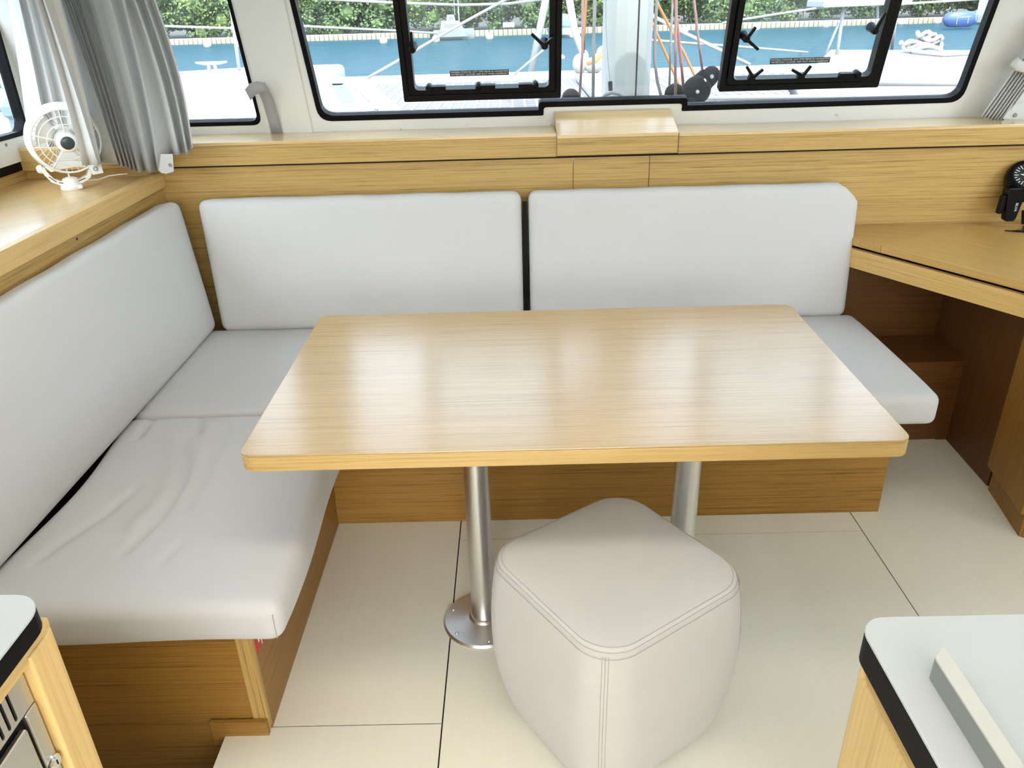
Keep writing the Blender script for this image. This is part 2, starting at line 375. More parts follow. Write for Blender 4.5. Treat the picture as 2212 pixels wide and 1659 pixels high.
def fillmat():
    m, nt, b = newmat('led_diffuser'); b.inputs['Emission Color'].default_value = (1, .93, .84, 1); b.inputs['Emission Strength'].default_value = FILL
    b.inputs['Base Color'].default_value = (.9, .9, .9, 1); return m
FILL = 6.3  # emission of the added fill panels
M['led'] = fillmat()
#@@SPLIT@@

# ================================================================== SETTING
TILT = R(15)
WO = Vector((0, 2.99, 1.13)); WU = Vector((1, 0, 0)); WV = Vector((0, -math.sin(TILT), math.cos(TILT))); WN = WU.cross(WV)
WF = (WO, WU, WV, WN)
def wuv(px, py):
    P = on(px, py, WO, WN); return ((P-WO).dot(WU), (P-WO).dot(WV))
def wp(u, v, d=0): return WO+WU*u+WV*v+WN*d

# floor: dark sub-floor with laid panels, stairwell to the left
fl = struct('floor', MB().box((-.695, -2.3, -.66), (2.4, 2.88, -.004)), M['hole'], 'cream laminate floor laid in large panels')
g = .0018
for (x0, x1, y0, y1) in ((-.695, -.197, 1.286, 2.2), (-.695, -.197, -2.3, 1.286), (-.197, 1.047, 1.973, 2.2), (-.197, 1.047, -2.3, 1.973), (1.047, 2.4, -2.3, 2.6)):
    link_mesh('floor_panel', MB().box((x0+g, y0+g, -.012), (x1-g, y1-g, 0)), M['floor'], fl)
struct('floor', MB().box((-1.8, -2.3, -.70), (-.696, 1.30, -.62)), M['floor'], 'lower floor of the stairwell beside the bench')

# front wall: white windscreen moulding and oak panels under it
WTOP = .62
main_out = [(-.705, -.012), (.112, -.012), (.112, .018), (.612, .018), (.612, -.010), (1.62, -.006), (1.632, WTOP), (-.738, WTOP)]
main_hole = round_poly(main_out, [.05, .006, .012, .012, .006, .05, .06, .06])
gasket_in_raw = [(-.688, .008), (.094, .008), (.094, .038), (.630, .038), (.630, .010), (1.602, .012), (1.614, WTOP-.02), (-.720, WTOP-.02)]
gasket_in = round_poly(gasket_in_raw, [.045, .006, .012, .012, .006, .045, .05, .05])
w2_out = round_poly([(-1.60, -.018), (-.915, -.020), (-.922, WTOP), (-1.60, WTOP)], [.05, .035, .05, .05])
w2_in = round_poly([(-1.585, -.003), (-.927, -.005), (-.934, WTOP-.015), (-1.585, WTOP-.015)], [.045, .03, .045, .045])
wall_front = struct('wall_front', sheet_holes([(-1.80, -.078), (2.45, -.078), (2.45, .86), (-1.80, .86)], [main_hole, w2_out], WF, -.035, 0), M['white'], 'white windscreen moulding above oak wall panels')
# slightly proud pillar face between the two windows
pil = [(-.905, -.072), (-.735, -.072), (-.752, .86), (-.918, .86)]
link_mesh('pillar_trim', MB().prism([wp(u, v, 0) for u, v in pil], WN*.006), M['white'], wall_front, bevel=.004)
xs1 = at(1238, 380, 'y', 2.85).x; xs2 = at(1402, 376, 'y', 2.85).x
for a, b, zt in ((-1.80, xs1-.0012, 1.01), (xs1+.0012, xs2-.0012, 1.01), (xs2+.0012, 2.45, 1.01)):
    link_mesh('wood_panel', MB().box((a, 2.85, -.65), (b, 2.87, zt)), M['oak_x'], wall_front)
for u, v in ((-.412, -.050), (.139, -.050), (1.181, -.041)):
    sc = link_mesh('trim_screw', MB().lathe([(.0, .002), (.006, .002), (.0075, 0)], wp(u, v, 0), WN, 12), M['white'], wall_front)
    link_mesh('screw_slot', MB().lathe([(0, .003), (.002, .003), (.0024, .0)], wp(u, v, 0), WN, 8), M['grip'], sc)

# windows of the front: gasket and pane
w1 = struct('window_1', ring_sheet(main_hole, gasket_in, WF, -.03, .004), M['rubber'], 'wide front window with black rubber gasket')
link_mesh('pane', MB().prism([wp(u, v, -.020) for u, v in gasket_in], -WN*.006), M['glass'], w1)
w2 = struct('window_2', ring_sheet(w2_out, w2_in, WF, -.03, .002), M['rubber'], 'corner window left of the pillar, partly behind the curtain')
link_mesh('pane', MB().prism([wp(u, v, -.020) for u, v in w2_in], -WN*.006), M['glass'], w2)

# left wall with side window
LF = (Vector((-1.72, 0, 1.0)), Vector((0, 1, 0)), Vector((0, 0, 1)), Vector((1, 0, 0)))
hole = rounded_rect(.75, .115, 2.90, .78, .05); hin = rounded_rect(.765, .13, 2.885, .765, .04)
wl_ = struct('wall_left', sheet_holes([(-2.35, .035), (3.03, .035), (3.03, .97), (-2.35, .97)], [hole], LF, -.04, 0), M['white'], 'white side wall with long window')
link_mesh('wood_strip', MB().box((-1.78, -.3, .96), (-1.738, 2.97, 1.005)), M['oak_y'], wl_)
link_mesh('black_joint', MB().box((-1.77, -2.35, 1.005), (-1.725, 3.0, 1.036)), M['rubber'], wl_)
link_mesh('hull_lining', MB().box((-1.80, -2.35, -.70), (-1.745, 1.30, 1.03)), M['white'], wl_)
scw = at(13, 313, 'x', -1.72)
link_mesh('trim_screw', MB().lathe([(0, .002), (.005, .002), (.006, 0)], scw, (1, 0, 0), 12), M['grip'], wl_)
w3 = struct('window_3', ring_sheet(hole, hin, LF, -.03, .003), M['rubber'], 'long side window at the far left behind the fan')
link_mesh('pane', MB().prism([Vector((-1.742, a, 1.0+b)) for a, b in hin], (-.006, 0, 0)), M['glass'], w3)

# right wall with window, back wall with open door, ceiling
RF = (Vector((2.35, 0, 0)), Vector((0, -1, 0)), Vector((0, 0, 1)), Vector((-1, 0, 0)))
rh = rounded_rect(-2.6, 1.13, -.3, 1.78, .05); rhi = rounded_rect(-2.585, 1.145, -.315, 1.765, .04)
struct('wall_right', sheet_holes([(-3.0, -.65), (2.35, -.65), (2.35, 1.97), (-3.0, 1.97)], [rh], RF, -.04, 0), M['white'], 'white side wall to the right')
w4 = struct('window_4', ring_sheet(rh, rhi, RF, -.03, .003), M['rubber'], 'side window in the right wall')
link_mesh('pane', MB().prism([Vector((2.372, -a, b)) for a, b in rhi], (.006, 0, 0)), M['glass'], w4)
BF = (Vector((0, -2.3, 0)), Vector((-1, 0, 0)), Vector((0, 0, 1)), Vector((0, 1, 0)))
struct('wall_back', sheet_holes([(-2.4, -.7), (1.8, -.7), (1.8, 1.97), (-2.4, 1.97)], [[(-1.95, .02), (.9, .02), (.9, 1.88), (-1.95, 1.88)]], BF, -.04, 0), M['white'], 'white rear wall with a wide open doorway')
struct('ceiling', MB().box((-1.80, -2.36, 1.935), (2.45, 2.82, 1.985)), M['ceil'], 'white ceiling lining')
struct('cockpit_floor', MB().box((-2.2, -5.4, -.1), (2.6, -2.345, 0)), M['gel'], 'white cockpit floor outside the doorway')

# unseen glowing panels added under the ceiling to brighten the room
def fill_panel(x, y, sx, sy, lab):
    t = thing('ceiling_lamp', lab, 'lamp', (x, y, 1.935), 'flat lamps in the ceiling')
    link_mesh('lamp_frame', sheet_holes(rounded_rect(-sx/2-.02, -sy/2-.02, sx/2+.02, sy/2+.02, .03), [rounded_rect(-sx/2, -sy/2, sx/2, sy/2, .02)], (Vector((x, y, 1.935)), Vector((1, 0, 0)), Vector((0, -1, 0)), Vector((0, 0, -1))), 0, .014), M['plastic'], t)
    link_mesh('diffuser', MB().prism([(x+a, y+b, 1.930) for a, b in rounded_rect(-sx/2+.001, -sy/2+.001, sx/2-.001, sy/2-.001, .02)], (0, 0, .004)), M['led'], t)
fill_panel(-.05, 1.08, 1.5, .30, 'wide flat ceiling lamp over the dining table')
fill_panel(.1, -.95, 1.7, .60, 'flat ceiling lamp over the aisle')

# window ledges in oak
def ledge(name, label, x0, x1, yf, z0, z1, back=None):
    t = thing(name, label, 'ledge', ((x0+x1)/2, yf, z0))
    yb = 3.003
    zb = back if back else z1
    link_mesh('front_board', MB().box((x0, yf, z0), (x1, yf+.018, z1-.012)), M['oak_x'], t, bevel=.0012)
    sl = (zb-z1)/(yb-yf)
    tp = MB().prism([(x0, yf-.001, z1-.012), (x0, yb, zb-.012), (x0, yb, zb), (x0, yf-.001, z1)], (x1-x0, 0, 0))
    link_mesh('top_board', tp, M['oak_ledge'], t, bevel=.002)
    link_mesh('underside', MB().box((x0, yf+.018, z0), (x1, 2.85, z0+.012)), M['oak_x'], t)
    return t
xa = at(1203, 320, 'y', 2.812).x; xb = at(1464, 312, 'y', 2.812).x
link_mesh('shadow_joint', MB().box((-1.262, 2.8480, .9900), (2.3, 2.8495, .9962)), M['hole'], wall_front)  # dark strip painted as the shadow line below the ledge
ledge('window_ledge', 'long oak ledge under the front window, left of the sloped box', -1.74, xa-.001, 2.812, 1.001, 1.080)
ledge('window_ledge', 'long oak ledge under the front window, right of the sloped box', xb+.003, 2.3, 2.812, 1.001, 1.070)
t = thing('ledge_box', 'oak box with sloping lid in the middle of the window ledge', 'box', ((xa+xb)/2, 2.800, 1.006))
link_mesh('front_board', MB().box((xa, 2.802, 1.006), (xb-.001, 2.82, 1.063)), M['oak_x'], t, bevel=.001)
link_mesh('lid', MB().prism([(xa, 2.801, 1.063), (xa, 2.985, 1.117), (xa, 2.985, 1.131), (xa, 2.801, 1.075)], (xb-.001-xa, 0, 0)), M['oak_ledge'], t, bevel=.0015)
link_mesh('side_board', MB().prism([(xa, 2.82, 1.006), (xa, 2.985, 1.006), (xa, 2.985, 1.117), (xa, 2.82, 1.068)], (.014, 0, 0)), M['oak_x'], t)
link_mesh('side_board', MB().prism([(xb-.001, 2.82, 1.006), (xb-.001, 2.985, 1.006), (xb-.001, 2.985, 1.117), (xb-.001, 2.82, 1.068)], (-.014, 0, 0)), M['oak_x'], t)

# ================================================================== SIDE SHELF
t = thing('side_shelf', 'oak shelf along the side wall with raised pale front edge', 'shelf', (-1.5, 2.0, .95))
link_mesh('shelf_top', MB().box((-1.738, 1.18, .950), (-1.285, 2.975, .966)), M['oak_shelf'], t)
link_mesh('edge_trim', MB().prism([(-1.295, 1.18, .927), (-1.250, 1.18, .927), (-1.250, 1.18, .967), (-1.262, 1.18, .9775), (-1.288, 1.18, .9775), (-1.295, 1.18, .972)], (0, 1.668, 0)), M['oak_edge'], t, bevel=.002)
fp = link_mesh('front_panel', MB().box((-1.282, 1.18, .346), (-1.263, 2.848, .930)), M['oak_y'], t)
link_mesh('screw', MB().lathe([(0, .001), (.0035, .001), (.004, 0)], at(166, 516, 'x', -1.263), (1, 0, 0), 10), M['hole'], fp)

# ================================================================== SOFA BASE
t = thing('sofa_base', 'oak base of the corner sofa with pale corner strip', 'sofa base', (0, 2.1, 0))
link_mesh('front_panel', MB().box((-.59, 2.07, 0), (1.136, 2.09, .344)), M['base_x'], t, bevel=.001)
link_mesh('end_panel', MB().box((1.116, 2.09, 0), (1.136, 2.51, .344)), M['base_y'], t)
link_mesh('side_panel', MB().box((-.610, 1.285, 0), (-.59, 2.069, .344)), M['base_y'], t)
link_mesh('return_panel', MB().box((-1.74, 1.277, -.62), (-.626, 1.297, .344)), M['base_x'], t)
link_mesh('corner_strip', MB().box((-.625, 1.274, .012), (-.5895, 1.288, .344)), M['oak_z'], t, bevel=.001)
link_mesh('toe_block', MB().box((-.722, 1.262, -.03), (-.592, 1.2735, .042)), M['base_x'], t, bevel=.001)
link_mesh('seat_board', MB().prism([(-1.262, 1.285, .330), (-.595, 1.285, .330), (-.595, 2.08, .330), (1.13, 2.08, .330), (1.13, 2.84, .330), (-1.262, 2.84, .330)], (0, 0, .014)), M['hole'], t)
stk = link_mesh('sticker', MB().box((-.5898, 1.292, .222), (-.5885, 1.322, .300)), M['red'], t, label='red and white sticker')
link_mesh('sticker_print', MB().prism([(-.5884, 1.300, .300), (-.5884, 1.306, .300), (-.5884, 1.312, .240), (-.5884, 1.306, .240)], (.0006, 0, 0)), M['paper'], stk)
link_mesh('sticker_print', MB().prism([(-.5884, 1.321, .222), (-.5884, 1.324, .222), (-.5884, 1.324, .27), (-.5884, 1.321, .27)], (.0006, 0, 0)), M['paper'], stk)

# ================================================================== CUSHIONS
def seg_dist(p, a, b):
    ab = b-a; tt = max(0, min(1, (p-a).dot(ab)/ab.dot(ab))); return (p-a-ab*tt).length, tt
def P2(px, py, z=.445):
    q = at(px, py, 'z', z); return Vector((q.x, q.y))
# creases of the worn seat cushion
folds = [([(492, 925), (470, 985), (440, 1050), (405, 1110)], .009, -.0085),
         ([(400, 960), (408, 1010), (395, 1060), (345, 1130), (270, 1205)], .010, -.011),
         ([(432, 905), (432, 945)], .010, -.007),
         ([(330, 905), (312, 930), (300, 950)], .012, -.008),
         ([(300, 1060), (230, 1120), (150, 1170), (80, 1220)], .013, -.007),
         ([(395, 1180), (345, 1230)], .010, -.005),
         ([(375, 960), (380, 1020), (350, 1090), (290, 1150)], .018, .006),
         ([(450, 930), (430, 1010), (395, 1085)], .018, .005)]
folds = [([P2(*q) for q in pts], w, h) for pts, w, h in folds]
def fold_h(x, y):
    p = Vector((x, y)); s = 0
    for pts, w, h in folds:
        d = min(seg_dist(p, pts[i], pts[i+1])[0] for i in range(len(pts)-1))
        if d < 3*w: s += h*math.exp(-(d/w)**2)
    return s
m = rbox(.645, .815, .098, .030, (70, 84, 10))
vs = []
for v in m.v:
    x, y, z = v.x-.8075, v.y+1.5905, v.z+.397
    tt = (y-1.183)/.815
    if x < -.95:     # back edge pulled away from the backrest in the middle
        k = max(0, (-.95-x)/.18); x += k*.032*math.sin(math.pi*max(0, min(1, (tt-.12)/.82)))**1.5
    if z > .40:
        b = .012*max(0, 1-((x+.80)/.33)**4)*max(0, 1-((tt-.5)*2)**6)
        z += b + fold_h(x, y)*min(1, max(0, (z-.40)/.03))
    if y < 1.25 and z < .40: z += .004*math.sin(x*9+1)
    if x > -.52: x += .006*math.sin(tt*7)
    vs.append(Vector((x, y, z)))
m.v = vs
o = link_mesh('seat_cushion', m, M['cushion'], None, smooth=True); recenter(o)
tag(o, 'creased grey seat cushion on the short left arm of the sofa', 'cushion', 'sofa seat cushions')
seam = link_mesh('seam', MB().tube([(-.4966, 1.1886, z) for z in (.364, .38, .40, .415, .424)], .0012, 6), M['thread'], o)
m = rbox(2.345, .668, .098, .026, (120, 40, 10))
m.v = [Vector((v.x+.0425, v.y+2.334, v.z+.397 + (.006*max(0, 1-(v.y/.33)**4) if v.z > 0 else 0))) for v in m.v]
o = link_mesh('seat_cushion', m, M['cushion'], None, smooth=True); recenter(o)
tag(o, 'long grey seat cushion under the front backrests, behind the table', 'cushion', 'sofa seat cushions')

def back_cushion(label, length, loc, rz, lean, height=.468, thick=.125, rad=.030, puff=.012, shear=0, top_round=0, dents=(), right_cut=0, rshear=0):
    m = rbox(length, thick, height, rad, (60, 10, 34)); vs = []
    for v in m.v:
        x, y, z = v.x, v.y, v.z+height/2
        a = max(0, 1-(2*x/length)**6); bz = max(0, 1-((z-height/2)*2/height)**6)
        if y < 0: y -= puff*a*bz
        for (dx, dz, w, h) in dents:
            y += h*math.exp(-((x-dx)**2+(z-dz)**2)/w**2) if v.y < 0 else 0
        if v.z > height/2-rad: z += .0011*math.sin(x*23+length*3)*a
        x += shear*(z/height)*(1 if x < 0 else 0)*min(1, -x/(length/2) if x < 0 else 0)
        if top_round and v.z > 0:      # softly cut upper right corner
            d = (x-(length/2-top_round)) + (z-(height-top_round))
            if d > top_round*.62: k = (d-top_round*.62)/2; x -= k; z -= k
        if rshear and x > 0: x += rshear*(z/height)*(2*x/length)**3
        if right_cut and x > 0: x -= right_cut*(1-z/height)*(x/(length/2))
        vs.append(Vector((x, y+thick/2, z)))
    m.v = vs
    Mx = Matrix.Translation(Vector(loc)) @ Matrix.Rotation(rz, 4, 'Z') @ Matrix.Rotation(-lean, 4, 'X')
    m.xf(Mx); o = link_mesh('back_cushion', m, M['cushion'], None, smooth=True); recenter(o)
    return tag(o, label, 'cushion', 'sofa backrest cushions')
back_cushion('grey backrest cushion on the front wall, between the corner and the black gap', 1.094, (-.525, 2.632, .444), 0, R(9.5), shear=-.030, dents=((-.28, .19, .05, -.006), (-.22, .24, .04, .005)))
bcr = back_cushion('grey backrest cushion on the front wall, nearest the chart desk', 1.144, (.619, 2.632, .444), 0, R(9.5), top_round=.05, right_cut=.012)
link_mesh('fastening_strip', MB().obox((.0265, 2.668, .470), (.0155, 0, 0), (0, .012, 0), (0, .066, .395)), M['rubber'], bcr)  # black strip added to darken the gap between the backrests
back_cushion('grey backrest cushion leaning on the side wall under the shelf', 1.375, (-1.088, 1.9725, .452), R(90), R(9.5), height=.46, rshear=.085, thick=.098)

# ================================================================== DINING TABLE
t = thing('dining_table', 'rectangular oak dining table on two aluminium legs', 'table', (.106, 1.72, 0))
TZ = .70
tp = rounded_rect(-.563, 1.337, .775, 2.108, .028)
link_mesh('tabletop', MB().prism([(x, y, TZ-.004) for x, y in tp], (0, 0, .004)), M['oak_top'], t, bevel=.0015)
link_mesh('edge_band', MB().prism([(x, y, TZ-.038) for x, y in tp], (0, 0, .034)), M['oak_edge_x'], t, bevel=.002)
for lx in (-.110, .404):
    lg = link_mesh('leg', MB().lathe([(.0315, .012), (.0315, TZ-.039)], (lx, 1.62, 0), (0, 0, 1), 40), M['alu'], t, smooth=True, sharp=40)
    fg = link_mesh('floor_flange', MB().lathe([(0, .0), (.108, .0), (.109, .004), (.104, .010), (.060, .013), (.040, .018), (.036, .024), (.0325, .026), (.031, .026)], (lx, 1.62, .0), (0, 0, 1), 56), M['alu'], lg, smooth=True, sharp=35)
    for k in range(6):
        a = R(40+60*k); link_mesh('screw', MB().lathe([(0, .0025), (.004, .0025), (.005, 0)], (lx+.090*math.cos(a), 1.62+.090*math.sin(a), .0108), (0, 0, 1), 12), M['steel'], lg)
    link_mesh('top_plate', MB().lathe([(0, 0), (.10, 0), (.10, .008), (0, .008)], (lx, 1.62, TZ-.046), (0, 0, 1), 32), M['alu'], lg)

# ================================================================== STOOL
SX, SY, SRot, SH = .192, 1.318, R(34.5), .435
def sq_ring(half, rad, z, n=72):
    out = []
    pts = rounded_rect(-half, -half, half, half, rad, 17)
    c, s_ = math.cos(SRot), math.sin(SRot)
    return [Vector((SX+x*c-y*s_, SY+x*s_+y*c, z)) for x, y in pts]
def prof(z):
    k = z/SH
    if k < .52: return .184+ (.218-.184)*math.sin(k/.52*math.pi/2)
    return .218 - (.218-.2005)*((k-.52)/.48)**2
t = thing('stool', 'cube-shaped grey upholstered stool in front of the table', 'stool', (SX, SY, 0))
lv = [.0, .006, .02, .05, .08, .13, .18, .23, .28, .33, .37, .40, .415]
m = MB(); rings = []
for z in lv:
    h = prof(z); rr = .072+.02*(1-abs(z/SH-.5))
    if z == 0: h -= .022
    if z == .006: h -= .010
    if z == .415: h = .2015; rr = .080
    rings.append(sq_ring(h, rr, z))
n = len(rings[0])
m.v = [v for r_ in rings for v in r_]
for i in range(len(rings)-1):
    for k in range(n): m.f.append((i*n+k, i*n+(k+1) % n, (i+1)*n+(k+1) % n, (i+1)*n+k))
m.f.append(tuple(range(n-1, -1, -1)))
link_mesh('side_cover', m, M['stool'], t, smooth=True, sharp=60)
m = MB(); rings = []
for h, z, rr in ((.2015, .415, .080), (.2005, .422, .080), (.196, .4275, .080), (.188, .4305, .078), (.16, .4335, .07), (.11, .4365, .055), (.05, .438, .025)):
    rings.append(sq_ring(h, rr, z))
m.v = [v for r_ in rings for v in r_]
for i in range(len(rings)-1):
    for k in range(n): m.f.append((i*n+k, i*n+(k+1) % n, (i+1)*n+(k+1) % n, (i+1)*n+k))
m.f.append(tuple((len(rings)-1)*n+k for k in range(n)))
link_mesh('top_cover', m, M['stool'], t, smooth=True)
for h, z, rr in ((.2005, .4225, .080), (.1945, .4287, .080), (.2045, .4105, .080)):
    link_mesh('stitching', MB().tube(sq_ring(h, rr, z), .00055, 5, closed=True), M['thread'], t)
c45 = [R(45+90*k)+SRot for k in range(4)]
for a in c45:
    for dd in (-.0062, 0, .0062):
        pts = []
        for z in lv[1:]:
            h = prof(z); rr = .072+.02*(1-abs(z/SH-.5)); ext = (h-rr)*math.sqrt(2)+rr+.0003 - abs(dd)*.03
            pts.append((SX+ext*math.cos(a)-dd*math.sin(a), SY+ext*math.sin(a)+dd*math.cos(a), z))
        link_mesh('seam', MB().tube(pts, .0006, 5), M['thread'], t)

# ================================================================== CHART DESK
t = thing('chart_desk', 'oak chart desk with angled front in the right corner', 'desk', (1.7, 2.4, 0))
DA = Vector((1.186, 2.667, 0)); DD = Vector((.292, -.485, 0)).normalized(); DNv = Vector((-DD.y, DD.x, 0))
if DNv.x > 0: DNv = -DNv                                   # points to the room
def dk(s_, o_, z): q = DA+DD*s_+DNv*o_; return (q.x, q.y, z)
Lf = 1.25; e_ = Vector(dk(Lf, 0, 0))
s1 = at(1905, 530, 'z', .72); s2 = at(2095, 488, 'z', .72)
k1 = (s1-DA).dot(DD)
pA = [dk(-.14, 0, .695), dk(k1-.0008, 0, .695), (s2.x-.001, s2.y+.002, .695), (s2.x+.55, 2.847, .695), (1.12, 2.847, .695)]
pB = [dk(k1+.0008, 0, .695), dk(Lf, 0, .695), (2.33, e_.y, .695), (2.33, 2.80, .695), (s2.x+.003, s2.y, .695)]
pA[3] = (2.33, 2.847, .695); pA.insert(3, (2.33, 2.803, .695))
pA[2] = (s2.x+.002, 2.803, .695)
link_mesh('desk_border', MB().prism(pA, (0, 0, .025)), M['oak_desk2'], t, bevel=.001)
pB = [dk(k1+.0008, 0, .695), dk(Lf, 0, .695), (2.33, e_.y, .695), (2.33, 2.801, .695), (s2.x+.003, 2.801, .695)]
link_mesh('desk_lid', MB().prism(pB, (0, 0, .0255)), M['oak_desk'], t, bevel=.0015)
link_mesh('under_frame', MB().prism([dk(-.14, -.030, .684), dk(Lf, -.030, .684), (2.32, e_.y, .684), (2.32, 2.84, .684), (1.12, 2.84, .684)], (0, 0, .010)), M['oak_x'], t)
link_mesh('apron', MB().prism([dk(-.14, .004, .618), dk(Lf, .004, .618), dk(Lf, -.016, .618), dk(-.14, -.016, .618)], (0, 0, .066)), M['oak_edge_d'], t, bevel=.0015)
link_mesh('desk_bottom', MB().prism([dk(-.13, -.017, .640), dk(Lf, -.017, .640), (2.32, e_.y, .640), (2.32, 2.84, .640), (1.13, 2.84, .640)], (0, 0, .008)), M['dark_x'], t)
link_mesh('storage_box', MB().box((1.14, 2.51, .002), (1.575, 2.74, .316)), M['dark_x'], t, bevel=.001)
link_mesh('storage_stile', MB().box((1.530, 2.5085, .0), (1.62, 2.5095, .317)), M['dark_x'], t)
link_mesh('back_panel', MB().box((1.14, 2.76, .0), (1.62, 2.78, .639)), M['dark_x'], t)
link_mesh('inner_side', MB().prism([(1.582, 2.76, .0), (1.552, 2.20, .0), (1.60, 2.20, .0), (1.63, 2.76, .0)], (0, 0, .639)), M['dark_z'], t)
pp = [(1.530, 2.195), (1.482, 1.925), (1.86, 1.60), (2.1, 2.0), (1.70, 2.195)]
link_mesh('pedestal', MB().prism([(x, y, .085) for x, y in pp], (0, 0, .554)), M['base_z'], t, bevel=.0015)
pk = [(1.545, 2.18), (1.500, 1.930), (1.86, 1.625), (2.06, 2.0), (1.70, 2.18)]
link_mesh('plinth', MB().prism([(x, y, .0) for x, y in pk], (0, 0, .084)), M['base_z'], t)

# ================================================================== LEFT GALLEY UNIT
t = thing('worktop', 'white worktop with black edge in the lower left corner', 'worktop', (-.95, .2, .872))
wt = rounded_rect(-1.735, -.9, -.546, .706, [.01, .01, .040, .01], 8)
link_mesh('black_edge', MB().prism([(x, y, .872) for x, y in wt], (0, 0, .024)), M['rubber'], t)
link_mesh('laminate_top', MB().prism([(x, y, .8961) for x, y in wt], (0, 0, .004)), M['worktop'], t, bevel=.001)
t = thing('galley_cabinet', 'oak galley cabinet under the left worktop', 'cabinet', (-.95, .2, -.6))
link_mesh('corner_post', MB().prism([(x, y, -.62) for x, y in rounded_rect(-.62, .661, -.560, .715, [.002, .004, .012, .004], 4)], (0, 0, 1.466)), M['oak_edge_z'], t, bevel=.003)
link_mesh('top_rail', MB().box((-.59, -.9, .838), (-.562, .660, .871)), M['oak_edge'], t, bevel=.001)
link_mesh('rail_cap', MB().box((-.5618, -.9, .857), (-.553, .70, .871)), M['oak_edge'], t, bevel=.002)
link_mesh('back_panel', MB().box((-1.735, .690, -.62), (-.621, .712, .871)), M['oak_x'], t)
link_mesh('side_panel', MB().box((-.612, -.9, -.62), (-.60, .660, .42)), M['oak_y'], t)
t = thing('fridge', 'steel fronted fridge with vent slots in the left cabinet', 'fridge', (-.6, .3, .42))
SY0, SY1 = .04, .658
slots = [rounded_rect(.628-.0125*k-.0052, .788, .628-.0125*k, .829, .0024, 3) for k in range(22)]
FF = (Vector((-.572, 0, 0)), Vector((0, 1, 0)), Vector((0, 0, 1)), Vector((1, 0, 0)))
vp = link_mesh('vent_panel', sheet_holes([(SY0, .783), (SY1, .783), (SY1, .836), (SY0, .836)], slots, FF, -.003, 0), M['steel'], t)
link_mesh('vent_backing', MB().box((-.590, SY0, .784), (-.580, SY1, .835)), M['dark'], t)
link_mesh('body', MB().box((-.70, SY0, .42), (-.591, SY1, .836)), M['dark'], t)
link_mesh('frame_stile', MB().box((-.585, .637, .42), (-.570, SY1, .7815)), M['steel'], t, bevel=.002)
link_mesh('frame_stile', MB().box((-.585, SY0, .42), (-.570, SY0+.02, .7815)), M['steel'], t, bevel=.002)
link_mesh('door_gasket', MB().box((-.588, SY0+.02, .42), (-.576, .6365, .7815)), M['rubber'], t)
dr = link_mesh('door', MB().box((-.5758, SY0+.028, .42), (-.566, .628, .773)), M['steel'], t, bevel=.003)
lk = link_mesh('lock', MB().lathe([(0, .005), (.0075, .005), (.010, .003), (.0105, 0)], (-.570, .648, .692), (1, 0, 0), 24), M['chrome'], t)
link_mesh('keyhole', MB().box((-.5649, .6472, .6885), (-.5645, .6488, .6955)), M['dark'], lk)

# ================================================================== RIGHT GALLEY UNIT
t = thing('worktop', 'white worktop with black edge and grey bar, lower right corner', 'worktop', (.8, .2, .848))
wt = rounded_rect(.352, -.9, 1.25, .640, [.01, .01, .01, .030], 8)
link_mesh('black_edge', MB().prism([(x, y, .862) for x, y in wt], (0, 0, .034)), M['rubber'], t)
link_mesh('laminate_top', MB().prism([(x, y, .8961) for x, y in wt], (0, 0, .004)), M['worktop'], t, bevel=.001)
t = thing('galley_cabinet', 'oak galley cabinet under the right worktop', 'cabinet', (.8, .2, 0))
link_mesh('corner_body', MB().prism([(x, y, .0) for x, y in rounded_rect(.372, -.9, 1.22, .668, [.01, .01, .01, .030], 8)], (0, 0, .812)), M['oak_edge_z'], t, bevel=.004)
link_mesh('top_strip', MB().prism([(x, y, .8125) for x, y in rounded_rect(.374, -.9, 1.2, .655, [.01, .01, .01, .028], 8)], (0, 0, .049)), M['oak_y'], t, bevel=.002)
t = thing('fiddle_bar', 'grey bar lying on the right worktop', 'rail', (.398, .35, .9003))
link_mesh('bar', MB().prism([(x, y, .9003) for x, y in round_poly([(.389, -.2), (.405, -.2), (.405, .570), (.389, .556)], .003)], (0, 0, .024)), M['grip'], t)
link_mesh('cap', MB().prism([(x, y, .9244) for x, y in round_poly([(.3895, -.2), (.405, -.2), (.405, .570), (.3895, .556)], .003)], (0, 0, .0025)), M['gripl'], t, bevel=.0012)

# ================================================================== OPENING HATCHES IN THE WINDSCREEN
def text_mesh(body, size, Mx, ext=.0004, ax='CENTER'):
    cu_ = bpy.data.curves.new('txt', 'FONT'); cu_.body = body; cu_.size = size; cu_.align_x = ax; cu_.extrude = ext; cu_.resolution_u = 2
    ob = bpy.data.objects.new('txt', cu_); COL.objects.link(ob)
    dg = bpy.context.evaluated_depsgraph_get(); me = bpy.data.meshes.new_from_object(ob.evaluated_get(dg))
    m = MB(); m.add([Mx @ v.co for v in me.vertices], [tuple(p.vertices) for p in me.polygons])
    bpy.data.objects.remove(ob); bpy.data.curves.remove(cu_); bpy.data.meshes.remove(me); return m
WM = Matrix(((WU.x, WV.x, WN.x, 0), (WU.y, WV.y, WN.y, 0), (WU.z, WV.z, WN.z, 0), (0, 0, 0, 1)))
def arm(u0, v0, ang, ln, w=.012, d=.034):
    c, s_ = math.cos(R(ang)), math.sin(R(ang)); pts = [(-.002, -w/2), (ln, -w/2*.8), (ln, w/2*.8), (-.002, w/2)]
    return [wp(u0+x*c-y*s_, v0+x*s_+y*c, d) for x, y in pts]
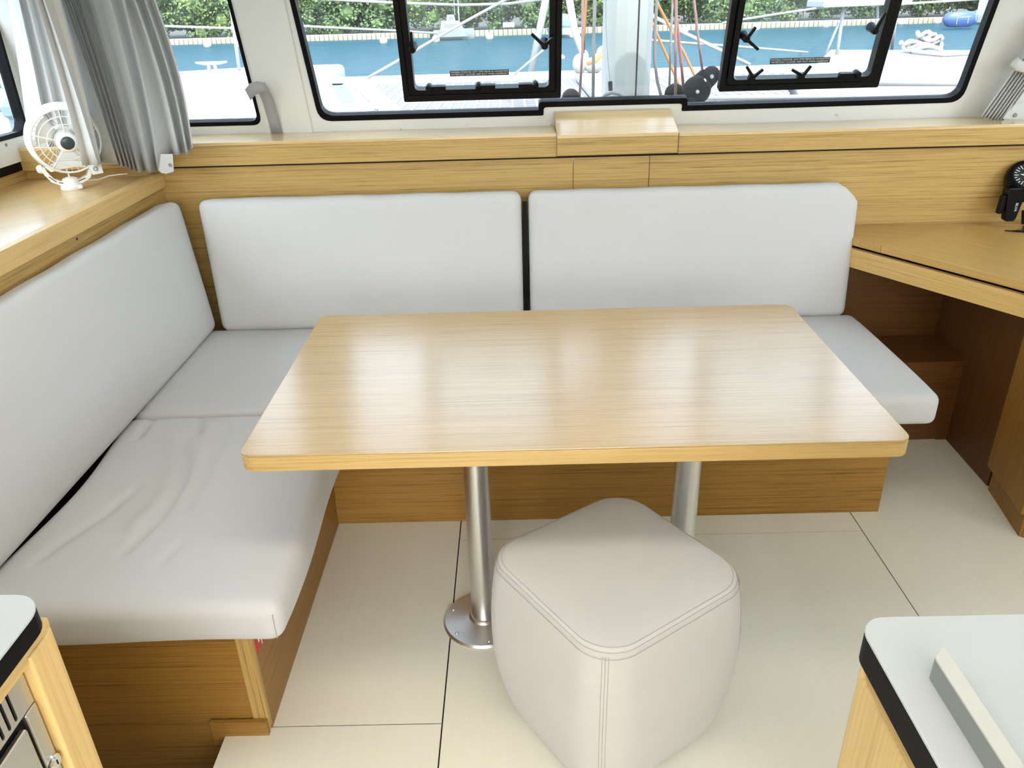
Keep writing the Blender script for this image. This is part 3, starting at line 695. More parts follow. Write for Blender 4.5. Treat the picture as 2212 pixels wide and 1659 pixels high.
def hatch(label, uo0, uo1, vo0, kind):
    vo1 = vo0+.50; bw = .043
    t = thing('opening_hatch', label, 'hatch', wp((uo0+uo1)/2, vo0, 0), 'opening hatches in the front window')
    o_ = rounded_rect(uo0, vo0, uo1, vo1, .006, 5); i_ = rounded_rect(uo0+bw, vo0+bw, uo1-bw, vo1-bw, .016, 5)
    i2 = rounded_rect(uo0+bw*.52, vo0+bw*.62, uo1-bw*.52, vo1-bw*.62, .012, 5); i3 = rounded_rect(uo0+bw*.45, vo0+bw*.5, uo1-bw*.45, vo1-bw*.5, .010, 5)
    link_mesh('outer_frame', ring_sheet(o_, i3, WF, -.018, .016), M['blackmetal'], t, bevel=.0015)
    link_mesh('inner_frame', ring_sheet(i2, i_, WF, -.018, .024), M['blackmetal'], t, bevel=.0015)
    link_mesh('frame_groove', ring_sheet(i3, i2, WF, -.018, .010), M['rubber'], t)
    return t, uo0+bw, uo1-bw, vo0+bw
def latch(t, u, v, angs, lens):
    lt = link_mesh('latch', MB().lathe([(0, .046), (.010, .046), (.013, .040), (.013, .012), (.016, .004), (.016, -.004)], wp(u, v, 0), WN, 20), M['blackmetal'], t, smooth=True, sharp=40)
    for a, l in zip(angs, lens):
        link_mesh('latch_arm', MB().prism(arm(u, v, a, l), WN*.010), M['blackmetal'], lt, bevel=.002)
def hinge(t, u0, u1, v, side):
    hg = link_mesh('hinge', MB().prism([wp(a, b, .008) for a, b in ((u0, v-.006), (u1, v-.006), (u1, v+.014), (u0, v+.014))], WN*.022), M['blackmetal'], t, bevel=.002)
    uc = u0 if side < 0 else u1
    link_mesh('hinge_knuckle', MB().lathe([(0, -.006), (.0105, -.006), (.0115, 0), (.0115, .024), (.008, .030), (0, .031)], wp(uc, v+.010, .010), WN, 16), M['blackmetal'], hg, smooth=True, sharp=40)
def notice(t, u0, u1, vc, rot):
    ang = rot; c = ((u0+u1)/2, vc); w = u1-u0; h = .019
    st = link_mesh('notice', MB().prism([wp(c[0]+x, c[1]+y, -.0125) for x, y in ((-w/2, -h/2), (w/2, -h/2), (w/2, h/2), (-w/2, h/2))], WN*.0008), M['sticker'], t, label='black notice strip with white lettering')
    for i, tx in enumerate(('PANNEAU ETANCHE. DOIT ETRE FERME EN NAVIGATION', 'WATERTIGHT CLOSURE. KEEP SHUT WHEN UNDERWAY')):
        o_ = wp(c[0], c[1]+.0019-i*.0082, -.0115); Mx = Matrix.Translation(o_) @ WM
        m = text_mesh(tx, .0079, Mx, .0003); xs = [(v-o_).dot(WU) for v in m.v]; k = (w*.97)/(max(xs)-min(xs))
        m.v = [o_ + (v-o_) + WU*((v-o_).dot(WU)*(k-1)) for v in m.v]
        link_mesh('lettering', m, M['paper'], st)
t, a0, a1, b0 = hatch('black framed hatch left of the mast, two latches half turned', -.386, .173, .055, 0)
latch(t, -.335, .243, (88,), (.058,)); latch(t, .113, .243, (137, 42), (.060, .04))
for u0, u1, s_ in ((-.292, -.234, -1), (-.118, -.059, -1), (.023, .082, 1)): hinge(t, u0, u1, b0, s_)
notice(t, -.218, -.010, .141, 0)
link_mesh('pane', MB().prism([wp(u, v, -.0185) for u, v in rounded_rect(a0-.005, b0-.005, a1+.005, b0+.42, .02)], WN*.004), M['glass'], t)
t, a0, a1, b0 = hatch('black framed hatch right of the mast, Y shaped latches along its sill', .733, 1.297, .061, 1)
latch(t, .795, .247, (58, -38), (.045, .058))
latch(t, 1.222, .262, (72,), (.060,))
for u, ls in ((.840, (128, 42)), (1.012, (152, 58))):
    st = link_mesh('latch', MB().prism([wp(u+x, b0+y, .010) for x, y in ((-.013, -.004), (.013, -.004), (.010, .018), (-.010, .018))], WN*.022), M['blackmetal'], t, bevel=.002)
    for a in ls: link_mesh('latch_arm', MB().prism(arm(u, b0+.014, a, .048 if a > 100 else .040), WN*.010), M['blackmetal'], st, bevel=.002)
hinge(t, 1.146, 1.207, b0, 1)
notice(t, .905, 1.114, .153, 0)
link_mesh('pane', MB().prism([wp(u, v, -.0185) for u, v in rounded_rect(a0-.005, b0-.005, a1+.005, b0+.42, .02)], WN*.004), M['glass'], t)

# ================================================================== FABRIC TIE ON THE PILLAR
def ribbon(pts, wdir, w, mat, name, parent, th=.0025):
    m = MB(); n = len(pts)
    for i, p in enumerate(pts):
        wd = Vector(wdir[i] if isinstance(wdir, list) else wdir).normalized()*w/2
        m.v += [Vector(p)-wd, Vector(p)+wd]
    for i in range(n-1): m.f.append((2*i, 2*i+1, 2*i+3, 2*i+2))
    return link_mesh(name, m, mat, parent, smooth=True, solid=th)
t = thing('curtain_tie', 'grey fabric curtain tie hanging on the white window pillar', 'curtain tie', wp(-.87, -.07, .01))
pts = [wp(u, v, d) for u, v, d in ((-.866, -.070, .009), (-.866, 0, .012), (-.866, .06, .022), (-.866, .105, .040), (-.868, .128, .055), (-.878, .138, .066))]
ribbon(pts, [WU]*6, .041, M['strap'], 'strap', t)
pts = [wp(u, v, d) for u, v, d in ((-.846, .135, .060), (-.872, .143, .068), (-.895, .138, .074), (-.915, .120, .080))]
ribbon(pts, [Vector(WV)*.9-WU*.25]*4, .040, M['strap'], 'strap_end', t)
link_mesh('button', MB().lathe([(0, .004), (.005, .004), (.006, 0)], wp(-.848, -.06, .0115), WN, 12), M['plastic'], t)

# ================================================================== CURTAINS
def curtain(name, label, folds_, parent_loc, rows=14, ext=1.75, bow=None, hem=True):
    """folds_: list of (bottom point, upper point); accordion sheet lofted between"""
    t = thing(name, label, 'curtain', parent_loc)
    m = MB(); nf = len(folds_); cols = []
    for i, (b, u) in enumerate(folds_):
        b = Vector(b); u = Vector(u); col = []
        for k in range(rows+1):
            q = k/rows*ext; p = b.lerp(u, q)
            if bow: p += Vector(bow[i])*math.sin(math.pi*min(1, q))
            col.append(p)
        cols.append(col)
    # subdivide each pleat panel so that the ridges read soft
    sub = 3; pts = []
    for i in range(nf-1):
        for s_ in range(sub): pts.append([a.lerp(b, s_/sub) for a, b in zip(cols[i], cols[i+1])])
    pts.append(cols[-1])
    for c in pts: m.v += c
    n = rows+1
    for i in range(len(pts)-1):
        for k in range(rows): m.f.append((i*n+k, (i+1)*n+k, (i+1)*n+k+1, i*n+k+1))
    sh = link_mesh('pleated_sheet', m, M['curtain'], t, smooth=True, sharp=25, solid=.0022)
    if hem:
        hp = [c[0].lerp(c[1], .14)+Vector((0, -.0014, 0)) for c in pts]
        link_mesh('hem_stitching', MB().tube(hp, .0006, 5), M['thread'], t)
    return t
k8 = 420/1742
def C8(x, y, dep, tilt=.17):
    P = Vector((0, dep, 1.0)); n = Vector((0, 1, tilt)); return on(x*k8, y*k8, P, n)
B = [((900, 1478), 540, 2.795), ((1055, 1470), 572, 2.736), ((1075, 1490), 600, 2.798), ((1095, 1490), 625, 2.736), ((1115, 1495), 650, 2.798), ((1135, 1500), 672, 2.736),
     ((1150, 1505), 695, 2.798), ((1170, 1515), 720, 2.736), ((1185, 1525), 745, 2.798), ((1210, 1535), 772, 2.752), ((1225, 1530), 800, 2.798), ((1250, 1545), 832, 2.730),
     ((1296, 1530), 905, 2.795), ((1340, 1540), 992, 2.712), ((1405, 1522), 1060, 2.795), ((1424, 1530), 1112, 2.712), ((1545, 1392), 1168, 2.795), ((1602, 1385), 1214, 2.708),
     ((1628, 1368), 1262, 2.795), ((1680, 1388), 1302, 2.708), ((1692, 1350), 1348, 2.792), ((1727, 1322), 1390, 2.712)]
fb = []; bw = []
for (bx, by), tx, d in B:
    fb.append((C8(bx, by, d), C8(tx, 0, d))); bw.append(Vector((.004+.013*max(0, (tx-900)/490), 0, 0)))
t = curtain('curtain', 'pleated grey curtain gathered left of the corner window', fb, (-1.3, 2.8, .98), bow=bw)
fl_ = [C8(1424, 1525, 2.714), C8(1445, 1548, 2.710), C8(1490, 1556, 2.707), C8(1558, 1536, 2.705), C8(1548, 1380, 2.712), C8(1440, 1380, 2.715)]
ct = link_mesh('corner_flap', MB().prism(fl_, (0, -.002, 0)), M['curtain'], t)
link_mesh('snap_button', MB().lathe([(0, .003), (.005, .0028), (.0062, 0)], C8(1524, 1480, 2.704), (.1, -1, -.1), 18), M['grip'], ct)
A = [((275, 1420), 75, 2.87), ((330, 1420), 118, 2.85), ((455, 1420), 168, 2.83), ((500, 1420), 190, 2.88), ((585, 1430), 250, 2.84), ((640, 1430), 300, 2.88),
     ((760, 1440), 380, 2.84), ((905, 1450), 500, 2.79), ((880, 1465), 440, 2.66), ((742, 1482), 330, 2.590), ((800, 1478), 382, 2.612), ((880, 1490), 398, 2.585), ((890, 1480), 470, 2.61), ((908, 1470), 540, 2.62)]
fa = [(C8(bx, by, d), C8(tx, 0, d)) for (bx, by), tx, d in A]
t = curtain('curtain', 'pleated grey curtain hanging over the white fan', fa, (-1.5, 2.75, 1.0), bow=[Vector((.004, 0, 0))]*len(fa))
fl_ = [C8(792, 1480, 2.600), C8(835, 1565, 2.596), C8(928, 1548, 2.594), C8(905, 1470, 2.600)]
ct = link_mesh('corner_flap', MB().prism(fl_, (0, -.002, 0)), M['curtain'], t)
sb = link_mesh('snap_button', MB().lathe([(.0035, .002), (.0055, .0028), (.0072, .002), (.0078, 0)], C8(857, 1512, 2.5925), (.1, -1, -.1), 20), M['grip'], ct)
link_mesh('snap_centre', MB().lathe([(0, .0025), (.002, .0025), (.0025, 0)], C8(857, 1512, 2.5925), (.1, -1, -.1), 14), M['chrome'], sb)
# right-hand curtain, tied back
fr_ = []; n_ = 15
for k in range(n_):
    q = k/(n_-1); d = 2.955 if k % 2 else 2.935
    b = at(2119+q*50, 252+7*min(1, q*2)-1*q, 'y', d-.02); u = at(2192+q*55, 150, 'y', d-.06)
    fr_.append((b, u))
t = curtain('curtain', 'tied back grey curtain at the right edge of the front window', fr_, (1.8, 2.93, 1.08), ext=2.1, hem=False)
link_mesh('tie_band', MB().tube([at(2190, 132, 'y', 2.85), at(2200, 142, 'y', 2.85), at(2225, 148, 'y', 2.845), at(2250, 150, 'y', 2.85)], .018, 8, flat=.3), M['curtain'], t, smooth=True)
cf = link_mesh('corner_flap', MB().prism([at(2166, 257, 'y', 2.91), at(2230, 257, 'y', 2.905), at(2230, 215, 'y', 2.905), at(2186, 228, 'y', 2.908)], (0, .003, 0)), M['curtain'], t)
link_mesh('snap_button', MB().lathe([(0, .003), (.006, .0028), (.0075, 0)], at(2193, 249, 'y', 2.906), (0, -1, 0), 18), M['grip'], cf)

# ================================================================== FAN ON THE SHELF
FB = at(157, 408, 'z', .966); FX, FY, FZ = FB
FC = at(143, 305, 'y', FY-.01)                          # centre of the front grille
ax = Vector((.55, -.83, -.08)).normalized()            # direction the fan blows
e1 = Vector((0, 0, 1)).cross(ax).normalized(); e2 = ax.cross(e1)
FR = .100; HD = .050
t = thing('desk_fan', 'small white electric fan standing on the side shelf', 'fan', (FX, FY, FZ))
def circ(r_, h, n=48, c=None): return [(c or FC)+ax*h+(e1*math.cos(2*math.pi*k/n)+e2*math.sin(2*math.pi*k/n))*r_ for k in range(n)]
m = MB().lathe([(FR+.001, .0), (FR+.004, -.003), (FR+.013, -.042), (FR+.014, -.047), (FR+.010, -.047), (FR+.001, -.006), (FR+.001, .0)], FC, ax, 56)
hs = link_mesh('housing_ring', m, M['plastic'], t, smooth=True, sharp=50)
gr = link_mesh('front_grille', MB().tube(circ(FR, .002), .0032, 8, True), M['plastic'], t, smooth=True)
for r_, h in ((.079, .010), (.056, .016)): link_mesh('grille_ring', MB().tube(circ(r_, h), .0019, 6, True), M['plastic'], gr, smooth=True)
for k in range(5):
    a = R(18+72*k+0); dr_ = e1*math.cos(a)+e2*math.sin(a)
    link_mesh('grille_spoke', MB().tube([FC+dr_*.030+ax*.022, FC+dr_*.056+ax*.017, FC+dr_*.08+ax*.011, FC+dr_*FR+ax*.002], .0022, 6), M['plastic'], gr, smooth=True)
link_mesh('hub', MB().lathe([(0, .032), (.024, .032), (.030, .028), (.032, .018), (.033, -.02), (.0, -.02)], FC, ax, 32), M['plastic'], t, smooth=True, sharp=45)
link_mesh('hub_badge', MB().lathe([(0, .0345), (.018, .0340), (.021, .0322), (.021, .031)], FC, ax, 28), plain('dark_badge', (.035, .05, .052), .25), t, smooth=True)
for k in range(3):
    m = MB(); a0_ = R(30+120*k); pr = []
    for i in range(5):
        r_ = .030+.055*i/4
        for j in range(5):
            a = a0_+R(72)*(j/4-.5)*(.75+.25*i/4); dr_ = e1*math.cos(a)+e2*math.sin(a)
            pr.append(FC+dr_*r_+ax*(-.030+.018*(j/4-.5)))
    m.v = pr
    for i in range(4):
        for j in range(4): m.f.append((i*5+j, i*5+j+1, (i+1)*5+j+1, (i+1)*5+j))
    link_mesh('blade', m, M['plastic'], t, smooth=True, solid=.002)
bg = link_mesh('rear_grille', MB().tube(circ(FR+.012, -.047), .003, 8, True), M['plastic'], t, smooth=True)
for k in range(36):
    a = R(10*k); dr_ = e1*math.cos(a)+e2*math.sin(a); sw = e1*math.cos(a+.35)+e2*math.sin(a+.35)
    link_mesh('rear_rib', MB().tube([FC+dr_*.036-ax*.062, FC+sw*.07-ax*.060, FC+sw*(FR+.012)-ax*.047], .0012, 5), M['plastic'], bg)
link_mesh('motor', MB().lathe([(0, -.085), (.030, -.083), (.036, -.072), (.036, -.045), (0, -.045)], FC, ax, 28), M['plastic'], t, smooth=True, sharp=45)
# yoke: a flat loop under the ring
Yv = Vector((0, 0, 1)); yb = Vector((FX, FY, FZ)); yc = Vector((yb.x, yb.y, 0)); e1h = Vector((e1.x, e1.y, 0)).normalized()
if e1h.x < 0: e1h = -e1h
def Y(a, h, off=0): return Vector((yb.x, yb.y, FZ+h))+e1h*a
for nm, pts in (('yoke', [Y(-.072, .078), Y(-.066, .060), Y(-.052, .036), Y(-.028, .022), Y(0, .020), Y(.032, .024), Y(.056, .036), Y(.068, .060), Y(.072, .080)]),):
    yk = MB(); n = len(pts)
    for i in range(n):
        tn = (pts[min(i+1, n-1)]-pts[max(i-1, 0)]).normalized(); fwd = Vector((ax.x, ax.y, 0)).normalized(); sd_ = tn.cross(fwd).normalized()
        yk.v += [pts[i]-fwd*.014-sd_*.0065, pts[i]+fwd*.014-sd_*.0065, pts[i]+fwd*.014+sd_*.0065, pts[i]-fwd*.014+sd_*.0065]
    for i in range(n-1):
        for j in range(4): yk.f.append((4*i+j, 4*i+(j+1) % 4, 4*i+4+(j+1) % 4, 4*i+4+j))
    yk.f += [(3, 2, 1, 0), (4*n-4, 4*n-3, 4*n-2, 4*n-1)]
    ykl = link_mesh('yoke', yk, M['plastic'], t, smooth=True, sharp=40)
fwd = Vector((ax.x, ax.y, 0)).normalized()
for (a_, h_), (b_, g_) in (((-.060, .050), (-.042, .030)), ((-.036, .0275), (-.018, .0235)), ((-.012, .0225), (.012, .0235)), ((.02, .0245), (.045, .032))):
    link_mesh('yoke_slot', MB().tube([Y(a_, h_)+fwd*.0135, Y(b_, g_)+fwd*.0135], .0016, 6), M['dark'], ykl)
link_mesh('saddle', MB().prism([Y(-.064, .080)+fwd*.008, Y(-.050, .062)+fwd*.008, Y(-.02, .067)+fwd*.008, Y(.02, .070)+fwd*.008, Y(.054, .066)+fwd*.008, Y(.064, .082)+fwd*.008, Y(.02, .092)+fwd*.008, Y(-.03, .090)+fwd*.008], -fwd*.012), M['plastic'], t, bevel=.002)
link_mesh('tilt_knob', MB().lathe([(0, 0), (.013, 0), (.0145, .004), (.0135, .010), (.008, .016), (0, .017)], Y(-.072, .074), -e1h, 12), M['plastic'], t, smooth=True, sharp=40)
link_mesh('tilt_knob', MB().lathe([(0, 0), (.011, 0), (.011, .010), (0, .011)], Y(.072, .074), e1h, 12), M['plastic'], t, smooth=True, sharp=40)
link_mesh('base', MB().lathe([(0, 0), (.034, 0), (.036, .003), (.035, .012), (.030, .016), (.027, .027), (.022, .036), (.010, .040), (0, .0405)], yb, (0, 0, 1), 36), M['plastic'], t, smooth=True, sharp=40)
link_mesh('post', MB().tube([Y(0, .038), Y(-.002, .066)], .0028, 8), M['plastic'], t)
link_mesh('switch', MB().obox(Y(.014, .004)+fwd*.026, e1h*.014, fwd*.012, (0, 0, .011)), M['plastic'], t, bevel=.002)
link_mesh('cord', MB().tube([Y(.02, .020), Y(.05, .022)] + [at(a, b, 'z', z) for a, b, z in ((212, 388, .975), (235, 380, .980), (258, 377, .985), (275, 375, .985))], .0022, 6), M['plastic'], t, smooth=True)

# ================================================================== HAND COMPASS ON THE WALL
cp = at(2203, 385, 'y', 2.80)
t = thing('hand_compass', 'black hand bearing compass with grip, mounted over the chart desk', 'compass', (cp.x, 2.83, .79))
cax = Vector((-.18, -.72, .67)).normalized(); kk = 1/1696*2.80
link_mesh('bowl', MB().lathe([(0, -.05), (.040, -.05), (.056, -.040), (.062, -.02), (.064, 0), (.063, .012), (.058, .020), (.050, .022), (.047, .017), (0, .017)], cp+Vector((.02, .0, 0)), cax, 40), M['blackmetal'], t, smooth=True, sharp=35)
cc = cp+Vector((.02, 0, 0)); a1_ = cax.orthogonal().normalized(); a2_ = cax.cross(a1_)
dl = link_mesh('dial', MB().lathe([(0, .0175), (.044, .0175), (.046, .0165)], cc, cax, 36), M['sticker'], t)
for k in range(24):
    a = R(15*k); d_ = a1_*math.cos(a)+a2_*math.sin(a); s_ = -a1_*math.sin(a)+a2_*math.cos(a); l0 = .028 if k % 2 == 0 else .034
    link_mesh('dial_mark', MB().obox(cc+d_*l0+s_*-.0012+cax*.0178, d_*(.042-l0), s_*.0024, cax*.0003), M['paper'], dl)
for q in (0, 90, 180, 270):
    a = R(q+20); d_ = a1_*math.cos(a)+a2_*math.sin(a); s_ = -a1_*math.sin(a)+a2_*math.cos(a)
    link_mesh('dial_mark', MB().prism([cc+cax*.0178+d_*.024, cc+cax*.0178+s_*.004+d_*.008, cc+cax*.0178-s_*.004+d_*.008], cax*.0004), M['paper'], dl)
hA = at(2186, 412, 'y', 2.785); hB = at(2171, 474, 'y', 2.785); hd = (hB-hA).normalized(); hs_ = hd.cross(Vector((0, -1, 0))).normalized()
if hs_.x < 0: hs_ = -hs_
ln = (hB-hA).length
hn = Vector((0, -1, 0)); 
def H(s_, w, o_=0): return hA+hd*(s_*ln)+hs_*w+hn*o_
hdl = link_mesh('grip', MB().prism([H(-.15, -.028, .0), H(.0, -.030, 0), H(.94, -.018, 0), H(1.0, -.012, 0), H(1.0, .014, 0), H(.92, .020, 0), H(.1, .034, 0), H(-.15, .034, 0)], (0, -.030, 0)), M['blackmetal'], t, bevel=.004)
link_mesh('grip_clip', MB().prism([H(.12, -.041, .002), H(.74, -.044, .002), H(.74, -.026, .002), H(.12, -.026, .002)], (0, -.022, 0)), M['blackmetal'], t, bevel=.003)
hx = hd; hy = hs_; Mx = Matrix(((hx.x, hy.x, 0, 0), (hx.y, hy.y, -1, 0), (hx.z, hy.z, 0, 0), (0, 0, 0, 1)))
Mx = Matrix.Translation(H(.50, .006, .0306)) @ Mx
link_mesh('lettering', text_mesh('SILVA', .0125, Mx, .0003), M['paper'], hdl)
link_mesh('wall_bracket', MB().box((cp.x-.02, 2.80, .80), (cp.x+.075, 2.849, .86)), M['blackmetal'], t, bevel=.004)
link_mesh('stem', MB().tube([at(2212, 455, 'y', 2.83), at(2211, 490, 'y', 2.80), at(2214, 500, 'z', .725)], .008, 8), M['blackmetal'], t)
link_mesh('lanyard', MB().tube([at(2170, 498, 'z', .7245), at(2184, 499, 'z', .7245), at(2198, 499, 'z', .7255), at(2216, 500, 'z', .726)], [.0018, .0022, .0042, .0030], 8), M['blackmetal'], t, smooth=True)

# ================================================================== OUTSIDE: FOREDECK
ZD = .95; CX = .457
def mir(pts): return [(2*CX-x, y) for x, y in pts]
dl_ = [(-4.4, 3.05), (-4.3, 6.7), (-3.5, 8.1), (-2.35, 8.75), (-1.62, 7.05), (-1.20, 6.42), (-.66, 4.40), (-.66, 3.05)]
fd = thing('foredeck', 'white foredeck of the catamaran outside the windows', 'boat deck', (CX, 5, ZD-.25))
link_mesh('port_deck', MB().prism([(x, y, ZD-.25) for x, y in dl_], (0, 0, .25)), M['gel'], fd, bevel=.03, bseg=3)
link_mesh('starboard_deck', MB().prism([(x, y, ZD-.25) for x, y in mir(dl_)], (0, 0, .25)), M['gel'], fd, bevel=.03, bseg=3)
link_mesh('middle_deck', MB().box((-.655, 3.05, ZD-.25), (2*CX+.655, 4.38, ZD-.01)), M['gel'], fd, bevel=.02)
link_mesh('crossbeam', MB().tube([(-2.0, 6.80, ZD-.13), (CX, 6.80, ZD-.13), (2*CX+2.0, 6.80, ZD-.13)], .15, 20), M['gel'], fd, smooth=True, sharp=50)
link_mesh('walkway', MB().box((.50, 4.38, ZD-.04), (.95, 6.66, ZD+.015)), M['gel'], fd, bevel=.01)
link_mesh('hull', MB().prism([(x*.98-.03, y*.995, -1.3) for x, y in dl_[:6]]+[(-2.0, 3.1, -1.3)], (0, 0, 2.0)), M['gel'], fd)
link_mesh('hull', MB().prism([(2*CX-(x*.98-.03), y*.995, -1.3) for x, y in dl_[:6]]+[(2*CX+2.0, 3.1, -1.3)], (0, 0, 2.0)), M['gel'], fd)
for (px, py, sx_, sy_, h) in ((672, 172, .50, .42, .10), (762, 245, .22, .5, .03)):
    q = at(px, py, 'z', ZD); m = rbox(sx_, sy_, h*2, min(.045, h*.9), (16, 16, 10)); m.v = [v+Vector((q.x, q.y, ZD)) for v in m.v]
    link_mesh('deck_locker', m, M['gel'], fd, smooth=True)
q0 = at(735, 178, 'z', ZD); q1 = at(775, 258, 'z', ZD)
link_mesh('gutter', MB().obox((q0.x-.07, q0.y, ZD-.004), (q1.x-q0.x, q1.y-q0.y, 0), (.10, 0, 0), (0, 0, .008)), M['gel_blue'], fd)  # blue strip painted as the shadow on the deck
link_mesh('gutter', MB().box((-1.9, 6.28, ZD-.004), (-1.28, 6.40, ZD+.004)), M['gel_grey'], fd)  # grey strip painted as a shadow line
q0 = at(705, 215, 'z', ZD); q1 = at(740, 254, 'z', ZD); q2 = at(850, 250, 'z', ZD)
link_mesh('deck_seam', MB().obox((q0.x, q0.y, ZD-.004), (q1.x-q0.x, q1.y-q0.y, 0), (.012, 0, 0), (0, 0, .008)), M['gel_grey'], fd)  # deck groove, its shadow painted as a grey strip
cl = at(460, 156, 'z', ZD)
c_ = thing('deck_cleat', 'pale mooring cleat at the far edge of the left deck', 'cleat', cl)
for dx in (-.035, .035): link_mesh('leg', MB().tube([cl+Vector((dx, 0, -.01)), cl+Vector((dx*.8, 0, .07))], .016, 8), M['gel'], c_, smooth=True)
link_mesh('horn', MB().tube([cl+Vector((-.15, 0, .088)), cl+Vector((-.07, 0, .078)), cl+Vector((.07, 0, .078)), cl+Vector((.15, 0, .088))], [.008, .017, .017, .008], 10), M['gel'], c_, smooth=True)

def net(label, poly, z):
    t = thing('trampoline_net', label, 'net', (sum(p[0] for p in poly)/len(poly), 5.4, z), 'trampoline nets of the foredeck')
    link_mesh('netting', MB().prism([(x, y, z-.006) for x, y in poly], (0, 0, .006)), M['net'], t)
    # webbing straps running fore and aft, clipped to the outline
    m = MB(); x = min(p[0] for p in poly)+.04; xm = max(p[0] for p in poly); n = len(poly)
    while x < xm:
        ys = []
        for i in range(n):
            (xa_, ya), (xb_, yb_) = poly[i], poly[(i+1) % n]
            if (xa_-x)*(xb_-x) < 0: ys.append(ya+(yb_-ya)*(x-xa_)/(xb_-xa_))
        ys.sort()
        if len(ys) >= 2: m.box((x-.008, ys[0]+.02, z), (x+.008, ys[-1]-.02, z+.004))
        x += .075
    w = link_mesh('webbing', m, M['netline'], t); w['kind'] = 'stuff'
    m = MB(); y = 4.5
    while y < 6.55:
        xs_ = []
        for i in range(n):
            (xa_, ya), (xb_, yb_) = poly[i], poly[(i+1) % n]
            if (ya-y)*(yb_-y) < 0: xs_.append(xa_+(xb_-xa_)*(y-ya)/(yb_-ya))
        xs_.sort()
        if len(xs_) >= 2: m.box((xs_[0]+.02, y-.004, z), (xs_[-1]-.02, y+.004, z+.0035))
        y += .10
    w = link_mesh('cross_webbing', m, M['netline'], t); w['kind'] = 'stuff'
    return t
n1_ = net('grey trampoline net left of the walkway, below the left hatch', [(-.62, 4.42), (.49, 4.42), (.49, 6.64), (-1.24, 6.64), (-1.14, 6.42)], ZD-.03)
n2_ = net('grey trampoline net right of the walkway', [(2*CX+.62, 4.42), (.96, 4.42), (.96, 6.64), (2*CX+1.24, 6.64), (2*CX+1.14, 6.42)], ZD-.03)
lz = []
for k in range(27):
    q = k/26; c0 = Vector((-.64-.54*q, 4.40+2.0*q, ZD)); lz.append(c0+Vector((.07 if k % 2 else -.05, .0, .012)))
link_mesh('lacing', MB().tube(lz, .012, 6), M['rope_w'], n1_)

# mast with rigging just outside the windscreen
mx, my = CX, 3.36
t = thing('mast', 'pale grey mast standing just outside the front window', 'mast', (mx, my, ZD))
prf = [(-.096, .02), (-.088, -.055), (-.058, -.105), (-.020, -.125), (.020, -.125), (.058, -.105), (.088, -.055), (.096, .02), (.080, .10), (.04, .15), (-.04, .15), (-.080, .10)]
link_mesh('mast_tube', MB().prism([(mx+x, my+y, ZD-.01) for x, y in prf], (0, 0, 5.5)), plain('mast_grey', (.36, .38, .375), .4), t, bevel=.006)
link_mesh('sail_slot', MB().box((mx+.0195, my-.1262, ZD), (mx+.0255, my-.120, ZD+5.4)), M['hole'], t)
link_mesh('mast_foot', MB().box((mx-.14, my-.16, ZD-.01), (mx+.14, my+.19, ZD+.02)), M['alu'], t, bevel=.006)
sh = [at(px, py, 'y', 3.14) for px, py in ((1297, 232), (1299, 216), (1308, 205), (1322, 200), (1336, 203), (1348, 211), (1354, 228))]
link_mesh('shackle', MB().tube(sh, .0065, 10), M['rope_g'], t, smooth=True)
link_mesh('eye', MB().tube([at(1318, 176, 'y', 3.20), at(1319, 196, 'y', 3.20)], .008, 10), M['block'], t, smooth=True)
link_mesh('lashing', MB().tube([at(1308, -60, 'y', 3.235), at(1309, 60, 'y', 3.235), at(1313, 130, 'y', 3.23), at(1318, 180, 'y', 3.21)], .0012, 5), M['rope_g'], t)

def rope(label, pts, r_, mat, name='rope', grp=None, cat='rope'):
    pts = [Vector(p) for p in pts]; c = pts[-1]
    m = MB().tube(pts, r_, 8); o = link_mesh(name, m, M[mat], None, smooth=True); recenter(o)
    return tag(o, label, cat, grp)
def up(pts, Y, ext=420):
    """run a halyard on upwards past the first pixel"""
    (x0, y0), (x1, y1) = pts[0], pts[1]; k = (x1-x0)/(y1-y0)
    return [at(x0-k*ext, y0-ext, 'y', Y)]+[at(x, y, 'y', Y) for x, y in pts]
rg = 'halyards beside the mast'
rope('grey halyard immediately left of the mast', up([(1285, 0), (1282, 110), (1281, 235)], 3.28), .0065, 'rope_g', 'halyard', rg)
rope('faded red halyard left of the mast, running into the half hidden block', up([(1259, 0), (1258, 110), (1251, 225)], 3.25), .0050, 'rope_rp', 'halyard', rg)
rope('orange halyard left of the mast beside the faded red one', up([(1266, 0), (1263, 60), (1260, 115)], 3.30), .0050, 'rope_o', 'halyard', rg)
rope('grey halyard immediately right of the mast, bending at its foot', up([(1419, 0), (1415, 70), (1414, 130), (1420, 175), (1434, 232)], 3.28), .0062, 'rope_g', 'halyard', rg)
rope('thin white halyard right of the mast', up([(1453, 0), (1449, 90), (1446, 190)], 3.34), .0045, 'rope_w', 'halyard', rg)
rope('bright red halyard slanting down to the large block', up([(1457, 0), (1465, 70), (1472, 140), (1477, 198)], 3.27), .0058, 'rope_r', 'halyard', rg)
rope('faded red halyard hanging straight down in front of the small block', up([(1461, 0), (1459, 90), (1459, 232)], 3.24), .0055, 'rope_rp', 'halyard', rg)
rope('faded pink halyard ending at the upper wheel of the large block', up([(1499, 0), (1508, 80), (1519, 165)], 3.24), .0050, 'rope_rp', 'halyard', rg)
cq = thing('rope_coil', 'coil of orange rope hung left of the mast, mirrored in the tabletop', 'rope', (.30, 3.30, 1.56))
